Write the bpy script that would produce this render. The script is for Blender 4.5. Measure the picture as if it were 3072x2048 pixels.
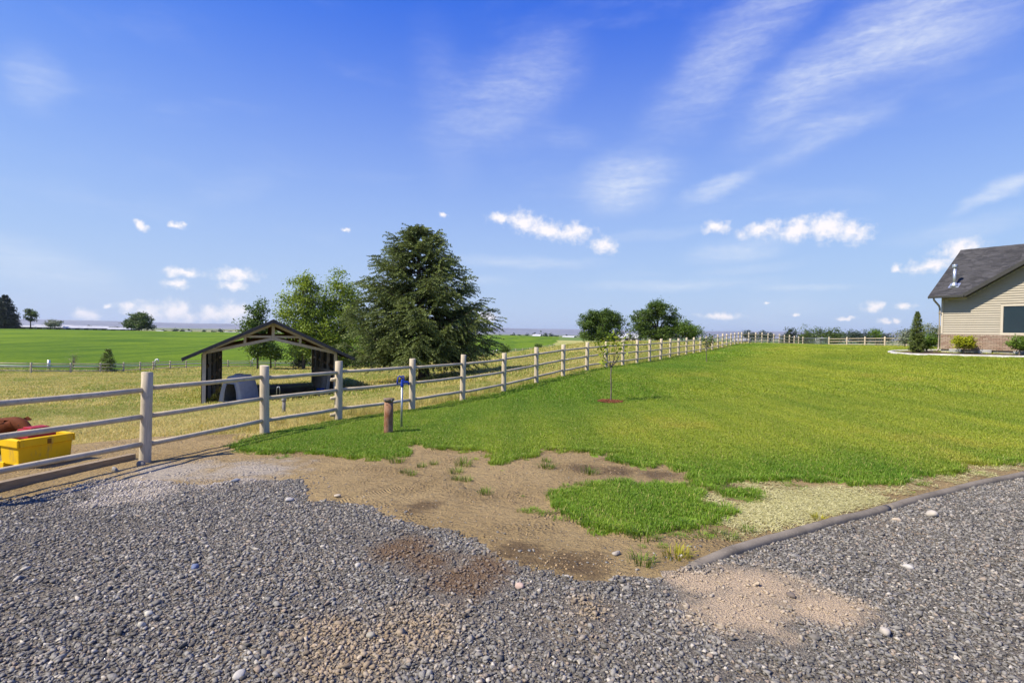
import bpy, bmesh, math, random
import numpy as np
from mathutils import Matrix, Vector, Euler

for o in list(bpy.data.objects): bpy.data.objects.remove(o)
sc = bpy.context.scene
COL = sc.collection
R = math.radians
rng = np.random.default_rng(7)
random.seed(7)

# ================================================================ camera
cam_d = bpy.data.cameras.new('camera'); cam = bpy.data.objects.new('camera', cam_d); COL.objects.link(cam)
cam_d.sensor_width = 36.0; cam_d.lens = 36.0*1650/3072; cam_d.clip_start = 0.05; cam_d.clip_end = 80000
cam.location = (0, 0, 1.7)
cam.rotation_euler = (Matrix.Rotation(R(90-0.83), 3, 'X') @ Matrix.Rotation(R(1.04), 3, 'Z')).to_euler()
sc.camera = cam

# ================================================================ light, exposure
SUN_EL, SUN_AZ = 49.5, -113.0            # azimuth measured from +Y towards +X
sun_d = bpy.data.lights.new('sun', 'SUN'); sun = bpy.data.objects.new('sun', sun_d); COL.objects.link(sun)
sun_d.energy = 4.9; sun_d.angle = R(0.53); sun_d.color = (1.0, 0.915, 0.75)
to_sun = Vector((math.sin(R(SUN_AZ))*math.cos(R(SUN_EL)), math.cos(R(SUN_AZ))*math.cos(R(SUN_EL)), math.sin(R(SUN_EL))))
sun.rotation_euler = to_sun.to_track_quat('Z', 'Y').to_euler(); sun.location = (-30, -12, 40)
sc.view_settings.view_transform = 'Standard'; sc.view_settings.look = 'None'
sc.view_settings.exposure = 0.6; sc.view_settings.gamma = 1.0; sc.view_settings.use_curve_mapping = False

# ================================================================ sky: Nishita air with cirrus and fair-weather cumulus
CUMULUS = [(-0.0258, 0.2051, 0.0229, 0.0086, 0.0182), (0.0178, 0.1983, 0.0314, 0.0162, -0.1491), (0.0621, 0.186, 0.0373, 0.0139, -0.1503), (0.1084, 0.1815, 0.031, 0.0139, 0.0182), (0.1611, 0.1592, 0.0224, 0.0128, 0.0182), (0.3519, 0.1857, 0.0223, 0.0098, -0.1254), (0.4194, 0.1767, 0.0312, 0.0117, 0.1662), (0.4734, 0.1733, 0.0297, 0.0145, 0.2082), (0.5155, 0.1739, 0.0365, 0.0183, 0.0182), (0.5514, 0.165, 0.0254, 0.014, -0.1413), (0.6491, 0.1079, 0.0287, 0.0095, 0.1049), (0.6822, 0.1281, 0.0254, 0.0129, 0.0182), (0.5778, 0.052, 0.0127, 0.0071, 0.0182), (0.6203, 0.051, 0.0128, 0.0054, 0.0182), (0.3605, 0.0365, 0.0328, 0.0062, 0.0182), (0.5951, 0.0273, 0.0091, 0.0035, 0.0182), (0.6103, 0.0293, 0.0057, 0.0045, 0.0182), (0.4717, 0.0396, 0.0077, 0.0027, 0.0182), (0.6077, 0.1068, 0.0057, 0.0069, 0.0182), (-0.6095, 0.0269, 0.0131, 0.0079, 0.0182), (-0.5825, 0.0214, 0.0233, 0.0152, 0.0182), (-0.5479, 0.0242, 0.023, 0.017, 0.0182), (-0.5291, 0.016, 0.0136, 0.0094, 0.0182), (-0.4979, 0.0223, 0.0225, 0.0138, 0.0182), (-0.467, 0.0243, 0.031, 0.0173, 0.0182), (-0.6327, 0.0284, 0.0059, 0.0044, 0.0182), (-0.6578, 0.0148, 0.0137, 0.0086, 0.0182), (-0.5391, 0.085, 0.0259, 0.0072, 0.0182), (-0.4667, 0.0868, 0.0329, 0.0096, 0.0182), (-0.5509, 0.0678, 0.0168, 0.0061, -0.1034), (-0.4679, 0.069, 0.0193, 0.0075, 0.0182), (-0.5939, 0.1501, 0.0062, 0.0093, 0.705), (-0.5485, 0.1559, 0.008, 0.0045, -0.1401), (-0.2946, 0.1735, 0.0089, 0.0039, -0.1225), (-0.1261, 0.2075, 0.0065, 0.0046, 0.0182), (-0.0498, 0.0282, 0.0205, 0.0103, 0.0182), (0.2334, 0.0349, 0.0126, 0.0053, 0.0182), (0.4321, 0.0598, 0.005, 0.0022, 0.0182), (0.5457, 0.0353, 0.0132, 0.0031, 0.0182)]
CIRRUS = [(0.0001, 0.4167, 0.1368, 0.0508, 0.544, 0.3), (0.3716, 0.45, 0.167, 0.046, 0.6811, 0.36), (0.5365, 0.4089, 0.1852, 0.0414, 0.4981, 0.5), (0.6658, 0.4157, 0.0966, 0.0433, 0.2409, 0.35), (0.5121, 0.3135, 0.0963, 0.0198, 0.3434, 0.36), (0.1938, 0.2665, 0.0869, 0.0385, 0.1833, 0.55), (0.3504, 0.2493, 0.0637, 0.0138, 0.3319, 0.5), (0.7241, 0.208, 0.0589, 0.0094, 0.3915, 0.62), (0.3895, 0.1447, 0.0775, 0.0164, 0.1105, 0.38), (0.0119, 0.1296, 0.1391, 0.0095, -0.0161, 0.32), (0.272, 0.0881, 0.1513, 0.0081, 0.0182, 0.32), (0.4898, 0.08, 0.0799, 0.0048, -0.0212, 0.28), (-0.7177, 0.3233, 0.0411, 0.0323, 0.0182, 0.22), (-0.7132, 0.0841, 0.1057, 0.0247, -0.2525, 0.28), (-0.1141, 0.0939, 0.1195, 0.0071, -0.0339, 0.22), (0.2418, 0.1785, 0.1138, 0.0079, 0.0529, 0.18), (0.6869, 0.1597, 0.0794, 0.0136, 0.1283, 0.25), (-0.4714, 0.2246, 0.0774, 0.0202, 0.3855, 0.08), (0.4057, 0.1124, 0.0917, 0.0077, 0.0745, 0.2), (-0.1309, 0.3787, 0.053, 0.0978, 0.1994, 0.12)]

world = bpy.data.worlds.new('World'); sc.world = world; world.use_nodes = True
wt = world.node_tree; wt.nodes.clear()
def wn(t, **k):
    n = wt.nodes.new(t)
    for a, b in k.items():
        if a.startswith('i_'):
            key = a[2:]; n.inputs[int(key) if key.isdigit() else key].default_value = b
        else: setattr(n, a, b)
    return n
def wl(a, b): wt.links.new(a, b)
def wmath(op, a, b=None, clamp=False):
    n = wn('ShaderNodeMath', operation=op); n.use_clamp = clamp
    for i, v in enumerate((a, b)):
        if v is None: continue
        if isinstance(v, (int, float)): n.inputs[i].default_value = v
        else: wl(v, n.inputs[i])
    return n.outputs[0]
def build_world():
    sky = wn('ShaderNodeTexSky', sky_type='NISHITA'); sky.sun_disc = False
    sky.sun_elevation = R(SUN_EL); sky.sun_rotation = R(SUN_AZ % 360); sky.altitude = 750; sky.air_density = 1.0; sky.dust_density = 0.25; sky.ozone_density = 2.6
    tc = wn('ShaderNodeTexCoord'); sep = wn('ShaderNodeSeparateXYZ'); wl(tc.outputs['Generated'], sep.inputs[0])
    az = wmath('ARCTAN2', sep.outputs[0], sep.outputs[1]); el = wmath('ARCSINE', sep.outputs[2])
    comb = wn('ShaderNodeCombineXYZ'); wl(az, comb.inputs[0]); wl(el, comb.inputs[1])
    v = comb.outputs[0]
    def noise(vec, scale, detail, rough, dist=0.0, out='Fac'):
        n = wn('ShaderNodeTexNoise', i_Scale=scale, i_Detail=detail, i_Roughness=rough, i_Distortion=dist); wl(vec, n.inputs['Vector']); return n.outputs[out]
    def mapping(vec, loc=(0,0,0), rot=0.0, scl=(1,1,1), tp='TEXTURE'):
        m = wn('ShaderNodeMapping', vector_type=tp); m.inputs['Location'].default_value = loc; m.inputs['Rotation'].default_value = (0,0,rot); m.inputs['Scale'].default_value = scl
        wl(vec, m.inputs['Vector']); return m.outputs[0]
    def distort(amount, scale, detail, stretch=(1,1,1)):
        nv = noise(mapping(v, scl=stretch, tp='POINT'), scale, detail, 0.6, out='Color')
        s = wn('ShaderNodeVectorMath', operation='SUBTRACT'); wl(nv, s.inputs[0]); s.inputs[1].default_value = (.5,.5,.5)
        m = wn('ShaderNodeVectorMath', operation='MULTIPLY'); wl(s.outputs[0], m.inputs[0]); m.inputs[1].default_value = amount
        a = wn('ShaderNodeVectorMath', operation='ADD'); wl(v, a.inputs[0]); wl(m.outputs[0], a.inputs[1])
        b = wn('ShaderNodeVectorMath', operation='MULTIPLY'); wl(a.outputs[0], b.inputs[0]); b.inputs[1].default_value = (1,1,0)
        return b.outputs[0]
    # ---- cumulus
    vd = distort((0.034, 0.022, 0), 46, 5)
    acc = None
    for (a, e, rx, ry, rot) in CUMULUS:
        q = mapping(vd, (a, e, 0), rot, (rx*1.38, ry*1.5, 1))
        L = wn('ShaderNodeVectorMath', operation='LENGTH'); wl(q, L.inputs[0])
        acc = L.outputs['Value'] if acc is None else wmath('SMOOTH_MIN', acc, L.outputs['Value'])
        if acc.node.type == 'MATH': acc.node.inputs[2].default_value = 0.25
    cn = noise(v, 60, 6, 0.62)
    dens = wmath('ADD', wmath('SUBTRACT', 1.0, acc), wmath('MULTIPLY', wmath('SUBTRACT', cn, 0.5), 1.5))
    mr = wn('ShaderNodeMapRange', interpolation_type='SMOOTHSTEP'); wl(dens, mr.inputs[0]); mr.inputs[1].default_value = -0.05; mr.inputs[2].default_value = 0.9
    cum = mr.outputs[0]
    # ---- cirrus
    vc = distort((0.10, 0.035, 0), 7, 4, (1, 1.6, 1))
    ci = None
    for (a, e, rx, ry, rot, st) in CIRRUS:
        q = mapping(vc, (a, e, 0), rot, (rx*1.5, ry*1.95, 1))
        L = wn('ShaderNodeVectorMath', operation='LENGTH'); wl(q, L.inputs[0])
        m = wn('ShaderNodeMapRange', interpolation_type='SMOOTHERSTEP'); wl(L.outputs['Value'], m.inputs[0])
        m.inputs[1].default_value = 1.0; m.inputs[2].default_value = 0.0; m.inputs[3].default_value = 0.0; m.inputs[4].default_value = st
        ci = m.outputs[0] if ci is None else wmath('ADD', ci, m.outputs[0])
    # thin high veil that goes on all round the sky
    veil = noise(mapping(vc, rot=R(-24), scl=(1, 3.2, 1), tp='POINT'), 3.2, 6, 0.55, 0.3)
    vm = wn('ShaderNodeMapRange', interpolation_type='SMOOTHSTEP'); wl(veil, vm.inputs[0]); vm.inputs[1].default_value = 0.50; vm.inputs[2].default_value = 0.80; vm.inputs[4].default_value = 0.16
    ci = wmath('ADD', ci, vm.outputs[0])
    # fibres and ripples in the cirrus
    fib = noise(mapping(vc, rot=R(-30), scl=(1, 6, 1), tp='POINT'), 9, 7, 0.6, 0.4)
    rip = noise(mapping(distort((0.02, 0.012, 0), 14, 3), rot=R(-12), scl=(1, 2.6, 1), tp='POINT'), 62, 3, 0.55, 0.2)
    fr = wn('ShaderNodeMapRange'); wl(fib, fr.inputs[0]); fr.inputs[1].default_value = 0.28; fr.inputs[2].default_value = 0.68; fr.inputs[3].default_value = 0.42; fr.inputs[4].default_value = 1.15
    rr = wn('ShaderNodeMapRange'); wl(rip, rr.inputs[0]); rr.inputs[1].default_value = 0.3; rr.inputs[2].default_value = 0.7; rr.inputs[3].default_value = 0.80; rr.inputs[4].default_value = 1.15
    ci = wmath('MULTIPLY', wmath('MULTIPLY', ci, fr.outputs[0]), rr.outputs[0], True)
    # ---- colour of clear air
    sp = wn('ShaderNodeSeparateColor'); wl(sky.outputs[0], sp.inputs[0]); cc = wn('ShaderNodeCombineColor')
    wl(wmath('MULTIPLY', sp.outputs[0], 0.29), cc.inputs[0]); wl(wmath('MULTIPLY', sp.outputs[1], 0.70), cc.inputs[1]); wl(wmath('MULTIPLY', wmath('POWER', sp.outputs[2], 0.35), 3.75), cc.inputs[2])
    # pale haze thickening towards the skyline
    hf = wn('ShaderNodeMapRange'); wl(el, hf.inputs[0]); hf.inputs[1].default_value = 0.56; hf.inputs[2].default_value = 0.0; hf.inputs[3].default_value = 0.0; hf.inputs[4].default_value = 1.0
    hz = wn('ShaderNodeMix', data_type='RGBA'); wl(wmath('POWER', hf.outputs[0], 1.32), hz.inputs[0]); wl(cc.outputs[0], hz.inputs[6]); hz.inputs[7].default_value = (3.75, 4.5, 6.1, 1)
    air = hz.outputs[2]
    m1 = wn('ShaderNodeMix', data_type='RGBA'); wl(ci, m1.inputs[0]); wl(air, m1.inputs[6]); m1.inputs[7].default_value = (6.0, 6.4, 7.0, 1)
    # cumulus: white tops, faint mauve below
    top = wn('ShaderNodeMix', data_type='RGBA'); mr2 = wn('ShaderNodeMapRange'); wl(dens, mr2.inputs[0]); mr2.inputs[1].default_value = 0.1; mr2.inputs[2].default_value = 0.8
    wl(mr2.outputs[0], top.inputs[0]); top.inputs[6].default_value = (6.3, 6.45, 6.8, 1); top.inputs[7].default_value = (7.6, 7.2, 7.3, 1)
    m2 = wn('ShaderNodeMix', data_type='RGBA'); wl(wmath('MULTIPLY', cum, 0.94), m2.inputs[0]); wl(m1.outputs[2], m2.inputs[6]); wl(top.outputs[2], m2.inputs[7])
    bg = wn('ShaderNodeBackground', i_Strength=0.094); wl(m2.outputs[2], bg.inputs[0])
    out = wn('ShaderNodeOutputWorld'); wl(bg.outputs[0], out.inputs[0])
    world.cycles.sampling_method = 'MANUAL'; world.cycles.sample_map_resolution = 1024
build_world()

# ---------------------------------------------------------------- terrain heights
CTRL = np.array([
 (0,0,0),(0,3,0),(-3,3,0),(3,3,0),(1.2,4,0),(6.6,7,0.02),(10,4,0.05),(-6,2,-.05),(-3,6,-.10),(12,9,.15),
 (-5.21,7.83,-.23),(-4.51,10.07,-.25),(-3.57,11.41,-.24),(-2.55,13.93,-.26),(-1.42,16.37,-.26),(-.23,18.18,-.20),(.93,20.05,-.09),
 (2.09,22.1,.0),(3.3,23.83,.09),(5.51,27.15,.14),(8.27,33,.17),(10.5,36.9,.25),(14.2,42.9,.38),(17.8,48.8,.50),(20.9,53.6,.74),(24,59.6,.95),(26.35,63.1,1.03),
 (43.9,83,.66),(46.1,80,.72),(49.3,69,.95),(36,60,1.08),(30,45,1.0),(21.97,28.2,1.12),(24,24.5,1.12),(27,30,1.2),(16,24,.62),(13,17,.35),
 (2.6,14.5,-.10),(11.5,32.4,.24),(-2.15,9.68,-.13),(2,8,-.05),(5,11,.05),
 (-6.0,6.4,-.26),(-6.9,8,-.32),(-9,9,-.45),(-13.5,24,-1.63),(-8.4,26.4,-1.45),(-18.9,35.8,-2.05),(-13.8,38.2,-1.9),(-4.77,30,-.92),(-4,24,-.75),(-9,16,-.9),
 (-49.7,58,-3.4),(-46.5,65,-3.74),(-46,78,-4.1),(-40.6,88,-4.45),(-31,96,-4.8),(-20,104,-4.6),(-3.5,120,-3.2),(3,160,-3.6),(17,230,-3.4),(-30,50,-2.9),(-20,70,-3.4),(0,60,-1.2),(8,75,-.4),(15,95,.35),(28,105,.45),(12,58,.15),(-5,90,-2.6),
 (-60,130,-4.2),(-130,200,-2.9),(-244,360,-.74),(-287,330,-.69),(16,420,.2),(-100,400,-.5),(-20,300,-2.2),(-120,110,-3.7),(-200,150,-3.0),(-90,60,-3.2),(-350,200,-1.5),
 (60,120,.1),(110,160,-1.5),(90,60,.9),(60,20,1.0),(150,30,.5),(200,200,-2.5),(30,-30,.3),(-30,-30,-.8),(0,-60,0),(-60,0,-1.8),(120,-80,.3),(-150,-80,-2.),(0,-200,0),(200,350,-3),(350,200,-3),(300,-100,0),(-350,0,-2),(-250,-250,-2),(250,-300,0),(-200,480,-2),(100,480,-2),(-420,400,-2.5)], dtype=float)
def _U(r2): return np.where(r2>1e-9, 0.5*r2*np.log(r2+1e-12), 0.0)
def _fit():
    P=CTRL[:,:2]; n=len(P)
    D=((P[:,None]-P[None])**2).sum(-1); K=_U(D)+np.eye(n)*0.5
    A=np.zeros((n+3,n+3)); A[:n,:n]=K; A[:n,n]=1; A[:n,n+1:]=P; A[n,:n]=1; A[n+1:,:n]=P.T
    return np.linalg.solve(A,np.r_[CTRL[:,2],0,0,0])
TW=_fit()
def _h(ix,iy,s):
    v=np.sin(ix*127.1+iy*311.7+s*74.7)*43758.5453
    return v-np.floor(v)
def vnoise(x,y,s=0):
    ix=np.floor(x); iy=np.floor(y); fx=x-ix; fy=y-iy
    fx=fx*fx*(3-2*fx); fy=fy*fy*(3-2*fy)
    a=_h(ix,iy,s); b=_h(ix+1,iy,s); c=_h(ix,iy+1,s); d=_h(ix+1,iy+1,s)
    return (a*(1-fx)+b*fx)*(1-fy)+(c*(1-fx)+d*fx)*fy
def fbm(x,y,s=0,o=4):
    v=0; a=.5
    for i in range(o): v=v+a*vnoise(x*2**i+i*17.3,y*2**i-i*9.1,s+i); a*=.5
    return v
def sstep(a,b,x):
    t=np.clip((x-a)/(b-a),0,1); return t*t*(3-2*t)
def height(x,y):
    x=np.asarray(x,float); y=np.asarray(y,float); sh=x.shape
    q=np.stack([x.ravel(),y.ravel()],1); r=np.hypot(q[:,0],q[:,1])
    k=np.minimum(1,560/np.maximum(r,1)); qc=q*k[:,None]
    z=np.zeros(len(q))
    for i in range(0,len(q),20000):
        c=qc[i:i+20000]; D=((c[:,None]-CTRL[None,:,:2])**2).sum(-1)
        z[i:i+20000]=_U(D)@TW[:-3]+TW[-3]+c@TW[-2:]
    far=-9.0+2.0*np.sin(q[:,0]/900.)*np.cos(q[:,1]/1300.)
    t=sstep(380,1000,r); z=z*(1-t)+far*t
    # low tableland along the skyline
    az=np.arctan2(q[:,0],q[:,1]); n=fbm(az*6+40,r*0.0006,5,3)
    ridge=sstep(9000,11500,r)*(118+70*(n-.5)+10*np.sin(az*3+.4))
    z=z+ridge+4*fbm(az*160,r*.0008,9,3)*sstep(9500,11500,r)
    return z.reshape(sh)
def zt(x,y): return float(height(np.array([x]),np.array([y]))[0])


# ================================================================ helpers
def link(o): COL.objects.link(o); return o
def props(o, label=None, cat=None, group=None, kind=None):
    for k, v in (('label', label), ('category', cat), ('group', group), ('kind', kind)):
        if v: o[k] = v
    return o
def empty(name, loc, rz=0.0, **p):
    o = bpy.data.objects.new(name, None); o.location = loc; o.rotation_euler = (0,0,rz); o.empty_display_size = .2
    link(o); return props(o, **p)
class MB:
    """collects verts / faces, builds one mesh"""
    def __init__(s): s.v = []; s.f = []; s.n = 0; s.mi = []
    def add(s, v, f, mi=0):
        v = np.asarray(v, float); s.v.append(v)
        for q in f: s.f.append(tuple(int(i)+s.n for i in q)); s.mi.append(mi)
        s.n += len(v)
    def box(s, c, d, M=None, taper=1.0, mi=0):
        x, y, z = d[0]/2, d[1]/2, d[2]/2
        v = np.array([(-x,-y,-z),(x,-y,-z),(x,y,-z),(-x,y,-z),(-x*taper,-y*taper,z),(x*taper,-y*taper,z),(x*taper,y*taper,z),(-x*taper,y*taper,z)])
        if M is not None: v = v@np.array(M).T
        s.add(v+np.array(c), [(0,3,2,1),(4,5,6,7),(0,1,5,4),(1,2,6,5),(2,3,7,6),(3,0,4,7)], mi)
    def tube(s, pts, rad, sides=8, cap=True, mi=0, jit=0.0):
        pts = np.asarray(pts, float); n = len(pts); rad = np.broadcast_to(np.asarray(rad, float), (n,))
        t = np.gradient(pts, axis=0); t /= np.linalg.norm(t, axis=1)[:,None]+1e-9
        ref = np.array([0,0,1.]) if abs(t[0][2]) < .9 else np.array([1.,0,0])
        a = np.linspace(0, 2*np.pi, sides, endpoint=False); rings = []
        for i in range(n):
            x = np.cross(ref, t[i]); x /= np.linalg.norm(x)+1e-9; y = np.cross(t[i], x)
            rr = rad[i]*(1+jit*(rng.random(sides)-.5))
            rings.append(pts[i]+np.outer(np.cos(a)*rr, x)+np.outer(np.sin(a)*rr, y))
        v = np.concatenate(rings); f = []
        for i in range(n-1):
            for k in range(sides):
                k2 = (k+1) % sides; f.append((i*sides+k, i*sides+k2, (i+1)*sides+k2, (i+1)*sides+k))
        if cap: f.append(tuple(range(sides))[::-1]); f.append(tuple((n-1)*sides+k for k in range(sides)))
        s.add(v, f, mi)
    def prism(s, poly, y0, y1, mi=0):
        """polygon in x,z extruded along y"""
        n = len(poly); v = [(x, y0, z) for x, z in poly]+[(x, y1, z) for x, z in poly]
        f = [tuple(range(n)), tuple(range(n, 2*n))[::-1]]+[((i+1) % n, i, n+i, n+(i+1) % n) for i in range(n)]
        s.add(v, f, mi)
    def xform(s, M):
        M = np.array(M)
        s.v = [v@M[:3,:3].T+M[:3,3] for v in s.v]; return s
    def build(s, name, mat, parent=None, smooth=False, bevel=0.0, **p):
        me = bpy.data.meshes.new(name); me.from_pydata([tuple(q) for q in np.concatenate(s.v)], [], s.f); me.update()
        for m in (mat if isinstance(mat, (list, tuple)) else [mat]): me.materials.append(m)
        if len(me.materials) > 1: me.polygons.foreach_set('material_index', s.mi)
        if smooth: me.polygons.foreach_set('use_smooth', [True]*len(me.polygons))
        o = bpy.data.objects.new(name, me); link(o)
        if parent: o.parent = parent
        if bevel:
            b = o.modifiers.new('bevel', 'BEVEL'); b.width = bevel; b.segments = 2; b.limit_method = 'ANGLE'
        return props(o, **p)
def fast_mesh(name, V, F, mats, tint=None, smooth=False, mi=None):
    """V (n,3), F (m,k) same k"""
    me = bpy.data.meshes.new(name); V = np.asarray(V, np.float32); F = np.asarray(F, np.int32); m, k = F.shape
    me.vertices.add(len(V)); me.vertices.foreach_set('co', V.ravel())
    me.loops.add(m*k); me.loops.foreach_set('vertex_index', F.ravel())
    me.polygons.add(m); me.polygons.foreach_set('loop_start', np.arange(0, m*k, k, dtype=np.int32))
    try: me.polygons.foreach_set('loop_total', np.full(m, k, np.int32))
    except Exception: pass
    if tint is not None:
        at = me.attributes.new('tint', 'FLOAT', 'POINT'); at.data.foreach_set('value', np.asarray(tint, np.float32))
    if smooth: me.polygons.foreach_set('use_smooth', np.ones(m, bool))
    for q in (mats if isinstance(mats, (list, tuple)) else [mats]): me.materials.append(q)
    if mi is not None: me.polygons.foreach_set('material_index', np.asarray(mi, np.int32))
    me.update(calc_edges=True); return me
def obj(name, me, parent=None, **p):
    o = bpy.data.objects.new(name, me); link(o)
    if parent: o.parent = parent
    return props(o, **p)
def copy_tree(o, parent=None):
    c = o.copy(); link(c); c.parent = parent
    for ch in o.children: copy_tree(ch, c)
    return c
def pip(x, y, poly):
    p = np.asarray(poly, float); inside = np.zeros(x.shape, bool); j = len(p)-1
    for i in range(len(p)):
        c = ((p[i,1] > y) != (p[j,1] > y)) & (x < (p[j,0]-p[i,0])*(y-p[i,1])/(p[j,1]-p[i,1]+1e-12)+p[i,0])
        inside ^= c; j = i
    return inside

# ---------------------------------------------------------------- materials
class NT:
    def __init__(s, name):
        s.m = bpy.data.materials.new(name); s.m.use_nodes = True; s.t = s.m.node_tree
        s.b = s.t.nodes['Principled BSDF']; s.out = s.t.nodes['Material Output']
        s.b.inputs['Specular IOR Level'].default_value = .12
    def n(s, t, **k):
        n = s.t.nodes.new(t)
        for a, b in k.items():
            if a.startswith('i_'):
                key = a[2:]; n.inputs[int(key) if key.isdigit() else key].default_value = b
            else: setattr(n, a, b)
        return n
    def l(s, a, b): s.t.links.new(a, b)
    def pos(s): return s.n('ShaderNodeNewGeometry').outputs['Position']
    def objc(s): return s.n('ShaderNodeTexCoord').outputs['Object']
    def map(s, v, scl=(1,1,1), rot=(0,0,0)):
        m = s.n('ShaderNodeMapping'); m.inputs['Scale'].default_value = scl; m.inputs['Rotation'].default_value = rot; s.l(v, m.inputs[0]); return m.outputs[0]
    def noise(s, v, scale, detail=4, rough=.55, dist=0.0):
        n = s.n('ShaderNodeTexNoise', i_Scale=scale, i_Detail=detail, i_Roughness=rough, i_Distortion=dist); s.l(v, n.inputs['Vector']); return n.outputs['Fac']
    def voro(s, v, scale, out='Distance', feature='F1'):
        n = s.n('ShaderNodeTexVoronoi', i_Scale=scale, feature=feature); s.l(v, n.inputs['Vector']); return n.outputs[out]
    def rng(s, v, a, b, c=0.0, d=1.0, smooth=True):
        n = s.n('ShaderNodeMapRange', interpolation_type='SMOOTHSTEP' if smooth else 'LINEAR'); s.l(v, n.inputs[0])
        for i, q in enumerate((a, b, c, d)): n.inputs[i+1].default_value = q
        return n.outputs[0]
    def math(s, op, a, b=None, clamp=False):
        n = s.n('ShaderNodeMath', operation=op); n.use_clamp = clamp
        for i, v in enumerate((a, b)):
            if v is None: continue
            if isinstance(v, (int, float)): n.inputs[i].default_value = v
            else: s.l(v, n.inputs[i])
        return n.outputs[0]
    def mix(s, f, a, b, mode='MIX'):
        n = s.n('ShaderNodeMix', data_type='RGBA', blend_type=mode)
        for i, v in ((0, f), (6, a), (7, b)):
            if isinstance(v, (int, float)): n.inputs[i].default_value = v
            elif isinstance(v, (tuple, list)): n.inputs[i].default_value = tuple(v)+((1,) if len(v) == 3 else ())
            else: s.l(v, n.inputs[i])
        return n.outputs[2]
    def attr(s, name, tp='GEOMETRY'):
        return s.n('ShaderNodeAttribute', attribute_name=name, attribute_type=tp).outputs['Fac']
    def rand(s): return s.n('ShaderNodeObjectInfo').outputs['Random']
    def col(s, c): s.l(c, s.b.inputs['Base Color']); return s
    def rough(s, r): s.b.inputs['Roughness'].default_value = r; return s
    def bump(s, h, strength=.4, dist=.01):
        n = s.n('ShaderNodeBump', i_Strength=strength, i_Distance=dist); s.l(h, n.inputs['Height']); s.l(n.outputs[0], s.b.inputs['Normal']); return s
    def leafy(s, c, trans=.3, rough=.55):
        """leaf shading: diffuse + light shining through"""
        s.l(c, s.b.inputs['Base Color']); s.b.inputs['Roughness'].default_value = rough; s.b.inputs['Specular IOR Level'].default_value = .25
        t = s.n('ShaderNodeBsdfTranslucent'); s.l(s.mix(1.0, c, (1.15, 1.1, .7), 'MULTIPLY'), t.inputs[0])
        m = s.n('ShaderNodeMixShader'); m.inputs[0].default_value = trans; s.l(s.b.outputs[0], m.inputs[1]); s.l(t.outputs[0], m.inputs[2]); s.l(m.outputs[0], s.out.inputs[0]); return s
def simple(name, c, c2=None, scale=8, rough=.7, bump=.2, bscale=40, bdist=.01, metal=0, stretch=(1,1,1), objspace=True, rand=0.0):
    m = NT(name); v = m.map(m.objc() if objspace else m.pos(), stretch)
    c2 = c2 or tuple(q*.75 for q in c)
    cc = m.mix(m.rng(m.noise(v, scale, 5, .6), .3, .7), c, c2)
    if rand: cc = m.mix(m.rng(m.rand(), 0, 1, 0, rand, False), cc, tuple(q*.35 for q in c))
    m.col(cc).rough(rough); m.b.inputs['Metallic'].default_value = metal
    if bump: m.bump(m.noise(v, bscale, 4, .6), bump, bdist)
    return m.m

# ================================================================ the ground: layout of the surfaces (metres, camera stands at x=0, y=0)
GRAVEL_EDGE = [(-5.56, 5.98), (-5.36, 6.26), (-5.2, 6.96), (-4.31, 6.7), (-3.59, 6.36), (-3.21, 6.64), (-2.5, 6.6), (-2.09, 5.7), (-1.81, 5.66), (-1.3, 5.46), (-1.09, 5.06), (-0.76, 4.9), (-0.46, 4.74), (-0.28, 4.56), (-0.09, 4.16), (0.08, 4.0), (0.31, 3.86), (0.59, 3.76), (0.76, 3.88), (1.13, 3.92), (1.24, 3.98)]
KERB = [(1.24, 3.98), (1.73, 4.32), (2.59, 4.86), (3.74, 5.52), (5.09, 6.28), (6.55, 6.98)]
LAWN_EDGE = [(-4.51, 8.9), (-4.19, 8.5), (-3.78, 8.24), (-2.91, 8.16), (-2.3, 7.74), (-1.86, 7.64), (-1.43, 7.88), (-1.64, 8.46), (-1.53, 8.86), (-1.13, 8.34), (-0.65, 8.28), (-0.3, 8.14), (-0.21, 7.28), (-0.06, 7.44), (0.05, 7.74), (0.41, 7.84), (0.43, 8.36), (1.16, 8.28), (1.2, 7.82), (1.33, 8.1), (1.81, 8.16), (1.42, 7.76), (1.6, 7.42), (1.7, 7.12), (2.12, 7.44), (2.18, 7.06), (2.32, 7.0), (2.07, 6.32), (2.33, 6.16), (2.62, 6.52), (3.11, 6.6), (3.53, 6.66), (3.82, 6.58), (4.08, 6.42), (4.54, 6.38), (4.8, 6.6), (5.39, 6.76), (5.81, 6.94), (6.18, 7.34), (6.49, 7.28), (6.98, 7.44)]
ISLAND = [(0.4, 5.7), (0.51, 5.94), (0.9, 6.16), (1.01, 6.4), (1.41, 6.56), (1.45, 6.24), (1.76, 6.44), (2.0, 6.24), (2.14, 6.08), (1.92, 5.78), (1.94, 5.62), (2.27, 5.48), (2.27, 5.32), (1.99, 5.24), (1.97, 5.02), (1.52, 4.88), (1.44, 4.8), (1.07, 4.68), (0.79, 4.74), (0.66, 4.98), (0.51, 5.28)]
PATCH = [(2.33, 6.08), (2.64, 6.2), (2.78, 6.04), (2.68, 5.76), (2.46, 5.62), (2.34, 5.8)]
SAND = [(1.22, 3.94), (1.65, 4.12), (1.88, 3.96), (2.13, 3.76), (2.31, 3.62), (2.25, 3.36), (2.03, 3.2), (1.75, 3.08), (1.36, 3.04), (1.11, 3.14), (0.97, 3.4), (1.11, 3.72)]
PALE = [(-5.09, 7.54), (-4.59, 7.78), (-3.69, 7.88), (-2.96, 7.28), (-2.75, 6.56), (-3.19, 6.6), (-3.57, 6.32), (-3.71, 5.76), (-4.05, 5.42), (-4.59, 5.48), (-4.91, 6.32)]
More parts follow.
